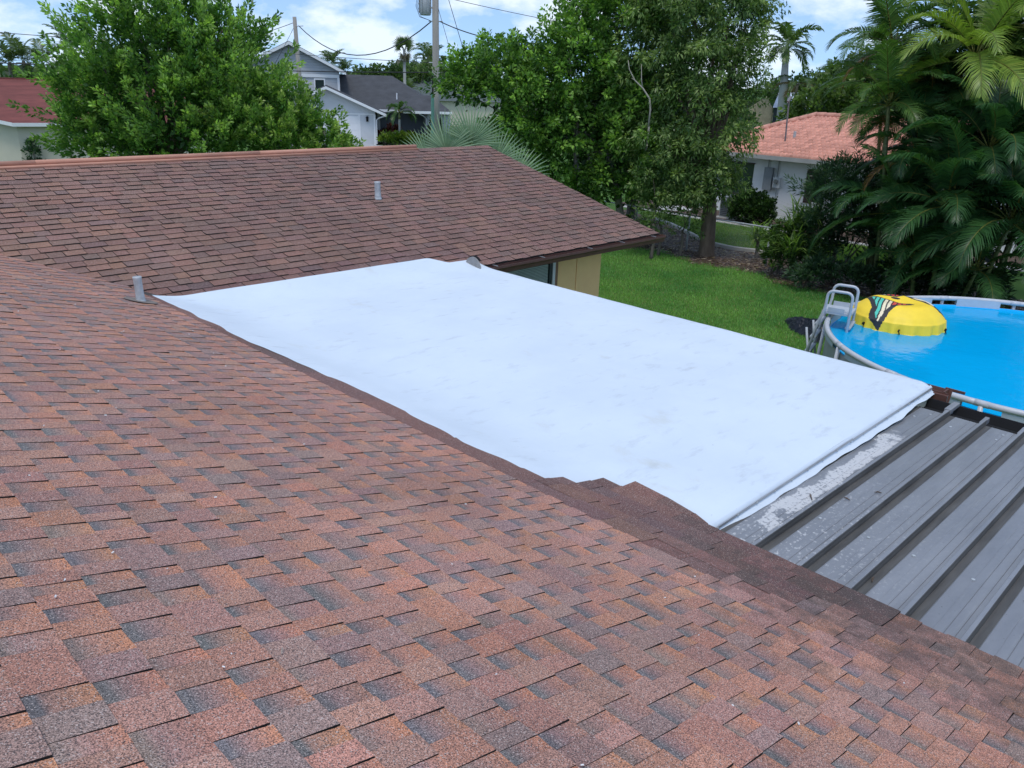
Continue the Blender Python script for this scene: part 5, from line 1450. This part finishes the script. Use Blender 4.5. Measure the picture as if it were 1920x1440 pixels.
# orange tiled gable roof peeping out far behind
TCc = frame(80, 100, -.64)
hc = thing('suburban_house', 'far house with a small orange tiled gable beside the utility pole', 'house', (80, 100, 0))
q = MB(); q.prism([(-.8, 5.6), (3.0, 5.6), (1.1, 6.6)], 1, 0, 6, 0, TCc); q.build('roof', M_TILE2, hc); q = MB(); q.box(-.6, 2.8, .3, 5.8, 0, 5.6, 0, TCc); q.build('wall', M_CREAM, hc)

# red roofed house on the left
TD = frame(10.13, 38.7, -.256)
hd = thing('suburban_house', 'cream house with dark red shingle roof at the left picture edge', 'house', (11, 40, 0))
def PD(q, pts, m=0): q.poly([tuple(TD @ Vector(p)) for p in pts], m)
M_RED = mat('red_shingle_roof', (.17, .050, .042), .9, .25, 3, .3, 20, stretch=(.4, .4, 4))
q = MB()
PD(q, [(-.42, -.3, 2.80), (8, -.3, 2.80), (8, 3.9, 4.42), (-7, 3.9, 4.42), (-7, 2.9, 4.03), (-2.4, .75, 3.2)])
PD(q, [(8, 3.9, 4.42), (-7, 3.9, 4.42), (-7, 8, 2.8), (8, 8, 2.8)])
q.build('roof', M_RED, hd)
q = MB(); q.box(-7, 8, 3.85, 3.98, 4.40, 4.47, 0, TD); q.build('ridge_cap', M_RED, hd)
q = MB(); q.box(-.42, 8, -.34, -.30, 2.66, 2.80, 0, TD)
a = TD @ Vector((-.42, -.34, 0)); b = TD @ Vector((-2.4, .70, 0)); 
q.v += [(a.x, a.y, 2.66), (b.x, b.y, 3.07), (b.x, b.y, 3.22), (a.x, a.y, 2.81)]; k = len(q.v); q.f.append((k-4, k-3, k-2, k-1)); q.m.append(0)
q.build('fascia', M_TRIM, hd)
q = MB(); q.box(-.3, 7.8, 0, .2, 0, 2.75, 0, TD)
a = TD @ Vector((-.3, .02, 0)); b = TD @ Vector((-4.5, 2.0, 0))
q.quad((a.x, a.y, 0), (b.x, b.y, 0), (b.x, b.y, 3.5), (a.x, a.y, 2.75)); q.build('wall', M_CREAM, hd)
pv = TD @ Vector((.12, -.35, 0))
shrub('climbing_shrub', 'dark narrow climber against the cream wall at far left', [(pv.x, pv.y, 1.1, .22), (pv.x, pv.y, 1.6, .20), (pv.x+.06, pv.y, 2.0, .14), (pv.x, pv.y, .6, .25)], dict(ole, dens=420, leaves=16, L=.14, W=.06, shoot=.18, fill=60))
lv = TD @ Vector((-1.6, -12, 0))
shrub('leafy_branch', 'leafy bush tips entering at the left picture edge', [(lv.x, lv.y, 1.8, .55), (lv.x, lv.y, 2.6, .4), (lv.x, lv.y, 1.0, .6)], dict(ole, dens=160, L=.14, W=.055, cols=G_FIC))

# ------------------------------------------------------------------ utility poles and wires
M_POLE = mat('weathered_pole_wood', (.30, .285, .26), .9, .25, 3, .4, 20, stretch=(1, 1, .1))
M_WIRE = mat('black_cable', (.02, .02, .022), .6, .1, 5)
PX, PY = 28.75, 34.62
pole = thing('utility_pole', 'weathered wooden utility pole with a grey transformer can near the top', 'utility pole', (PX, PY, 0))
q = MB(); q.tube([(PX, PY, -.1), (PX, PY, 4), (PX-.03, PY, 11.6)], [.20, .185, .15], 14); q.build('pole', M_POLE, pole, True)
tx, ty = PX-.40, PY+.33
q = MB(); q.tube([(tx, ty, 7.98), (tx, ty, 8.02), (tx, ty, 8.95), (tx, ty, 9.0)], [.24, .27, .27, .2], 16)
tf = q.build('transformer', mat('transformer_grey', (.36, .39, .41), .5, .1, 4), pole, True)
for a in (0, .9, 2.1, 3.4, 4.4):
    q = MB(); q.box(.25, .36, -.02, .02, 8.1, 8.85, 0, Matrix.Translation((tx, ty, 0)) @ Matrix.Rotation(a, 4, 'Z')); q.build('cooling_fin', bpy.data.materials['transformer_grey'], tf)
for dx_ in (-.1, .1):
    q = MB(); q.tube([(tx+dx_, ty-dx_, 9.0), (tx+dx_, ty-dx_, 9.22)], [.05, .03], 8); q.build('bushing', M_CONC, tf)
q = MB(); q.box(-.30, 0, -.04, .04, 8.3, 8.38, 0, Matrix.Translation((PX, PY, 0)) @ Matrix.Rotation(math.atan2(-.33, .4), 4, 'Z')); q.box(-.30, 0, -.04, .04, 8.72, 8.8, 0, Matrix.Translation((PX, PY, 0)) @ Matrix.Rotation(math.atan2(-.33, .4), 4, 'Z'))
q.build('bracket', M_GALV, pole)
for z_ in (7.72, 8.9, 5.75, 5.28):
    q = MB(); q.tube([(PX-.28, PY+.24, z_), (PX+.26, PY-.24, z_)], .03, 6); q.build('bolt', M_GALV, pole)
q = MB()
for o_ in (.05, .13, .2):
    q.tube([(tx-.12-o_, ty+.1+o_*.6, 8.9), (tx-.28-o_*.4, ty+.24+o_*.5, 8.4), (tx-.15-o_*.4, ty+.12+o_*.4, 7.9), (PX-.15, PY+.12, 7.72)], .012, 4)
q.build('drop_lead', M_WIRE, pole)
q = MB(); q.tube([(PX-.20, PY+.02, 0), (PX-.20, PY+.02, 5.2)], .045, 6); q.build('riser_cable', M_BLACK, pole)
p2x, p2y = 31.78, 53.23
pole2 = thing('utility_pole', 'plain wooden pole in front of the two storey house', 'utility pole', (p2x, p2y, 0))
q = MB(); q.tube([(p2x, p2y, -.1), (p2x, p2y, 4), (p2x-.12, p2y, 8.6)], [.17, .16, .13], 12); q.build('pole', M_POLE, pole2, True)
q = MB(); q.tube([(p2x-.1, p2y-.15, 8.0), (p2x+.35, p2y-.3, 8.05)], .03, 6); q.build('bolt', M_GALV, pole2)
def wire(label, a, b, sag, r=.018, n=14):
    a, b = Vector(a), Vector(b); pts = []
    for i in range(n+1):
        t = i/n; p = a.lerp(b, t); p.z -= 4*sag*t*(1-t); pts.append(tuple(p))
    q = MB(); q.tube(pts, r, 5); tag(q.build('cable', M_WIRE), label, 'cable', 'overhead cables')
wire('thick cable sagging deeply between the two wooden poles', (p2x+.1, p2y-.1, 8.05), (PX-.15, PY+.15, 7.72), 1.75, .030)
wire('cable leaving the tall pole to the right, below the transformer', (PX+.15, PY-.15, 7.72), (26.44+1.5, 30.02-4, 6.6), .3, .026)
wire('highest thin wire, left of the transformer', (26.5, 55.5, 9.75), (PX-.1, PY+.1, 8.9), .25, .014)
wire('highest thin wire, right of the tall pole', (PX+.1, PY-.1, 8.9), (37.0, 24.5, 7.0), .15, .014)
wire('thin wire crossing the grey gable below the sagging cable', (30.19-2, 51.85+6, 6.6), (PX, PY, 5.75), .12, .016)
wire('lowest thick black cable across the charcoal roof ridge', (26.0, 62.0, 5.2), (PX, PY, 5.28), .12, .028)
wire('thin wire at upper left above the red roof', (5.0, 60.5, 7.15), (26.0, 55.2, 6.45), .1, .020)
wire('thick wire at left just above the red roof', (5.0, 60.5, 5.25), (24.0, 55.8, 4.95), .05, .034)
wire('short wire rising from the left tree to the plain pole', (26.5, 57.5, 6.6), (p2x-.1, p2y+.1, 8.25), .25, .02)
wire('steep wire dropping left from the plain pole', (30.4, 54.8, 5.0), (p2x-.1, p2y, 8.1), .05, .014)
wire('steep guy wire right of the tall pole, upper one', (PX+.05, PY-.2, 10.2), (29.75, 32.2, 3.6), 0, .016)
wire('steep guy wire right of the tall pole, lower one', (PX+.05, PY-.15, 8.3), (29.3, 32.8, 3.6), 0, .012)
q = MB(); q.tube([(28.28, 34.34, 0), (28.28, 34.34, 4.2)], .085, 8); tag(q.build('cable_guard', mat('green_plastic_guard', (.10, .24, .19), .5, .15, 4)), 'tall green plastic guard post left of the utility pole', 'guard post')

# ------------------------------------------------------------------ distant palms, trees, houses
DG0, DG1 = (.065, .11, .045), (.14, .20, .08)
FAR = fronds_for('far', 2.6, .80, .16, DG0, DG1, nl=16, hang=.5)
FARL = fronds_for('far_light', 2.5, .8, .18, (.05, .10, .03), (.13, .20, .06), nl=16, hang=.6, bends=((1.2, 1.6), (.8, 1.9), (.4, 1.8), (.0, 1.3)))
FARO = fronds_for('far_dry', 2.0, .8, .16, (.13, .10, .04), (.22, .16, .07), nl=14, hang=.9, bends=((.3, 1.5), (-.2, 1.0)))
def lpos(ox, oy, yaw, u): return (ox+math.cos(yaw)*u, oy+math.sin(yaw)*u)
LA = lambda u: lpos(61.01, 79.23, -.6562, u)
LB = lambda u: lpos(66.64, 34.41, -1.0941, u)
a = LA(2.95); palm('coconut_palm', 'dark coconut palm half behind the utility pole', a, (a[0], a[1], 6.7), .16, FAR, 16, 1.0, trunk=M_PTRUNK, seed=41)
a = LA(-8.2); palm('date_palm', 'feathery palm showing above the grey gable slope', a, (a[0], a[1], 5.9), .2, FAR, 18, .82, trunk=M_PTRUNK, seed=42)
a = LA(-6.6); palm('date_palm', 'lower palm right of the feathery one above the gable', a, (a[0], a[1], 5.2), .2, FAR, 14, .7, trunk=M_PTRUNK, seed=43)
a = LA(.4); palm('date_palm', 'bushy palm between the two grey roofs', (a[0]-6, a[1]-8), (a[0]-6, a[1]-8, 3.6), .15, FAR, 16, .55, trunk=M_PTRUNK, seed=44)
# washingtonia with fan leaves and a skirt of dry ones
WF = [fan_mesh(1.0, 18, 4.6, (.07, .12, .04), (.15, .21, .07))]; WD = [fan_mesh(1.0, 14, 3.5, (.16, .14, .09), (.25, .21, .13))]
a = (49.5, 64.2); wz = 7.35
wp = thing('washington_palm', 'slender fan palm with round crown above the charcoal roof', 'palm', (a[0], a[1], 0))
q = MB(); q.tube([(a[0], a[1], 0), (a[0], a[1], 3), (a[0], a[1], wz)], [.2, .15, .12], 8); q.build('trunk', M_ROYAL, wp, True)
for i in range(26):
    o = bpy.data.objects.new('fan_leaf', WF[0] if i < 18 else WD[0]); COL.objects.link(o); o.parent = wp
    el = 1.2-1.5*i/18 if i < 18 else -1.1; az = i*2.4
    dr = Vector((math.cos(az)*math.cos(el), math.sin(az)*math.cos(el), math.sin(el)))
    o.location = dr*.5+Vector((0, 0, wz+.15 if i < 18 else wz-.1)); o.rotation_euler = (dr.to_track_quat('X', 'Z').to_matrix() @ Matrix.Rotation(rnd.uniform(-1.5, 1.5), 3, 'X')).to_euler(); o.scale = (.72,)*3
# foxtail palm in front of the grey house
a = loc(4.25, -2.2); FOX = fronds_for('foxtail', 1.5, .42, .09, (.035, .09, .03), (.085, .16, .045), nl=22, hang=.6, updir=.6, bends=((1.1, 1.9), (.8, 2.2), (.4, 2.0), (.1, 1.7)))
palm('foxtail_palm', 'small foxtail palm with pale trunk in front of the grey house', a, (a[0], a[1], 2.0), [.11, .09, .085, .08], FOX, 12, 1.0, trunk=M_ROYAL, seed=50, shaft=.45)
# royal palms far right
a = LB(.05); palm('royal_palm', 'tall royal palm with thick pale trunk above the tiled roof', (a[0], a[1]), (a[0]-.2, a[1]+.4, 7.1), [.40, .42, .36, .26], FARL, 18, 1.15, trunk=M_ROYAL, seed=51, shaft=1.1)
a = LB(.8); palm('royal_palm', 'shorter palm with drooping brown fronds beside the royal palm', a, (a[0], a[1], 5.3), [.2, .15, .14, .13], FARO+FARL[1:], 14, .95, trunk=M_PTRUNK, seed=52)
a = (74.5, 34.6); palm('royal_palm', 'small dark palm above the far hedge, right of the royal palm', a, (a[0], a[1], 6.4), .16, FAR, 14, .55, trunk=M_PTRUNK, seed=53)
for i, (x_, y_, z_, s_, lab) in enumerate(((16.2, 62.9, 5.0, .7, 'small palm at the far left edge above the red roof'), (17.0, 62.6, 5.2, .75, 'palm behind the red roof, second from the left edge'), (18.1, 62.4, 5.0, .7, 'palm behind the red roof, next to the big ficus'), (20.2, 63, 6.0, .8, 'dark palm top just left of the big ficus crown'))):
    palm('far_palm', lab, (x_, y_), (x_, y_, z_), .12, FAR, 13, s_, trunk=M_PTRUNK, seed=60+i)
far = dict(dens=26, leaves=26, shoot=.8, spread=.5, L=.34, W=.20, cols=[(.05, .10, .035), (.09, .16, .05), (.19, .27, .085)], bias=(0, 0, .5), fill=30, zmin=.3)
def ftree(label, x_, y_, cl, **k):
    tree('far_tree', label, 'tree', (x_, y_), [(x_+a, y_+b, z, r) for a, b, z, r in cl], dict(far, **k), .15)
ftree('dark rounded tree beyond the charcoal roof, left of the slender fan palm', 57.5, 78.0, [(0, 0, 4.2, 1.7), (-1.6, 1.3, 4.0, 1.5), (1.5, -1.3, 4.3, 1.6), (2.8, -2.3, 4.3, 1.5)])
ftree('dark rounded tree behind the slender fan palm', 62.5, 76.0, [(0, 0, 4.5, 1.8), (1.6, -1.4, 4.3, 1.6), (-1.4, .8, 4.2, 1.4)])
ftree('low far tree behind the red roof at left', 16.8, 56.0, [(-2, 0, 2.9, 1.3), (0, 0, 3.0, 1.4), (1.8, 0, 3.2, 1.4), (3.4, -.3, 3.4, 1.5)])
ftree('far tree between the red roof and the big ficus', 21.6, 55.0, [(0, 0, 3.6, 1.6), (1.6, 0, 3.4, 1.5), (-1.0, .5, 3.0, 1.3)])
ftree('light green tree behind the tiled roof ridge', 55.0, 25.5, [(0, 0, 3.6, 1.3), (.8, -1.2, 3.4, 1.3), (-.4, 1.1, 3.0, 1.1), (.3, -2.2, 4.0, 1.2)], cols=[(.05, .10, .02), (.10, .17, .035), (.19, .26, .07)])
ftree('rounded tree top against the sky left of the areca palms', 66.0, 28.5, [(0, 0, 6.0, 1.2), (.6, -1.0, 6.4, 1.1), (.3, .9, 5.2, 1.2), (.5, -.5, 4.6, 1.5)])
ftree('far tree low behind the royal palm', 78.0, 38.0, [(0, 0, 4.5, 1.6), (.8, -2.0, 4.8, 1.6), (1.6, -4.2, 5.0, 1.7), (-.8, 2.2, 4.0, 1.5)])
ftree('small tree left of the far metal roof', 58.0, 33.5, [(0, 0, 2.2, .9), (-.6, 1.0, 2.0, .8)])
# far building with pale metal roof
TE = frame(66.64, 34.41, -1.0941)
he = thing('shed', 'far shed with pale blue metal roof behind the tiled house', 'shed', (68, 35, 0))
q = MB(); q.poly([tuple(TE @ Vector(p)) for p in ((-.9, 1, 3.45), (2.6, 1, 3.45), (2.2, 5, 4.7), (-.6, 5, 4.7))]); q.build('roof', mat('pale_metal_roof', (.55, .60, .68), .4, .08, 3), he)
q = MB(); q.box(-.8, 2.6, 1.3, 5, 0, 3.4, 0, TE); q.build('wall', mat('dark_shed_wall', (.04, .05, .06), .7, .2, 3), he)
q = MB(); q.prism([(-2.9, 0), (-.9, 0), (-.9, 3.2), (-1.6, 4.3), (-2.9, 3.3)], 1, 1.2, 5, 0, TE); q.build('side_wall', mat('tan_wall', (.42, .33, .21), .8, .2, 3), he)
# far wood closing the horizon
P, Dv = [], []
nf = 26000
az = rng.uniform(math.radians(-5), math.radians(100), nf); di = rng.uniform(120, 190, nf)
hh = 4.6+1.6*np.sin(az*23)+1.1*np.sin(az*57+1)+.8*np.sin(az*131)
z = np.maximum(.2, hh*rng.uniform(0, 1, nf)**.7)
Pp = np.stack([di*np.cos(az), di*np.sin(az), z], 1)
tn_ = rng.uniform(0, 1, (nf, 1))
V, Cc = leaf_arrays(Pp, norm(rng.normal(size=(nf, 3))), np.full(nf, 1.5), np.full(nf, 1.2), np.array([.035, .06, .03])*(1-tn_)+np.array([.08, .12, .055])*tn_)
tag(np_mesh('distant_wood', V, np.arange(len(V)).reshape(-1, 4), M_LEAF, colors=Cc), 'far off belt of trees along the horizon', 'wood', kind='stuff')

# ------------------------------------------------------------------ bits lying on the roofs
spx, spy = rng.uniform(.3, 3.2, 60), rng.uniform(.3, 8.0, 60)
q = MB()
for x_, y_ in zip(spx, spy):
    e_ = rnd.uniform(.002, .006); z_ = zdeck(x_)+.0125; a_ = rnd.uniform(0, 3)
    q.tube([(x_-e_*math.cos(a_), y_-e_*math.sin(a_), z_), (x_+e_*math.cos(a_), y_+e_*math.sin(a_), z_+.001)], e_*.6, 4)
tag(q.build('roof_specks', M_WHITE), 'tiny white specks scattered over the near shingles', 'specks', kind='stuff')
M_TWIG = mat('dry_twig', (.10, .07, .05), .9, .3, 10)
def roof_z(x, y):
    if x > 8.14 or (x > 4.05 and y < 2.2): return zM(x)+.008
    return zdeck(x)+.012
k = 0
for (x, y, ln, a, lab) in ((5.15, 2.02, .10, .6, 'short dark twig on the flaked white patch of the metal roof'), (5.32, 1.83, .05, 1.4, 'small dark leaf scrap on the second metal panel'), (4.42, 1.28, .06, .2, 'brown leaf scrap on the metal roof near the shingles'), (5.6, 1.72, .05, 2.2, 'tiny dark twig on the second metal panel, upper part')):
    q = MB(); z_ = roof_z(x, y)+.004
    q.tube([(x-ln/2*math.cos(a), y-ln/2*math.sin(a), z_), (x, y+.004, z_+.005), (x+ln/2*math.cos(a), y+ln/2*math.sin(a), z_)], [.003, .006, .002], 5)
    tag(q.build('twig', M_TWIG), lab, 'twig', 'scraps lying on the roof')
for (x, y, ln, a, lab) in ((1.30, .93, .05, 2.3, 'white straw like scrap on the shingles, bottom right of centre'), (.95, 1.9, .03, 1.0, 'pale curled scrap on the shingles below the membrane')):
    q = MB(); z_ = zdeck(x)+.014
    q.tube([(x-ln/2*math.cos(a), y-ln/2*math.sin(a), z_), (x+.004, y+.004, z_+.004), (x+ln/2*math.cos(a), y+ln/2*math.sin(a), z_)], [.0012, .0018, .001], 5)
    tag(q.build('straw', M_PALE), lab, 'scrap', 'scraps lying on the roof')
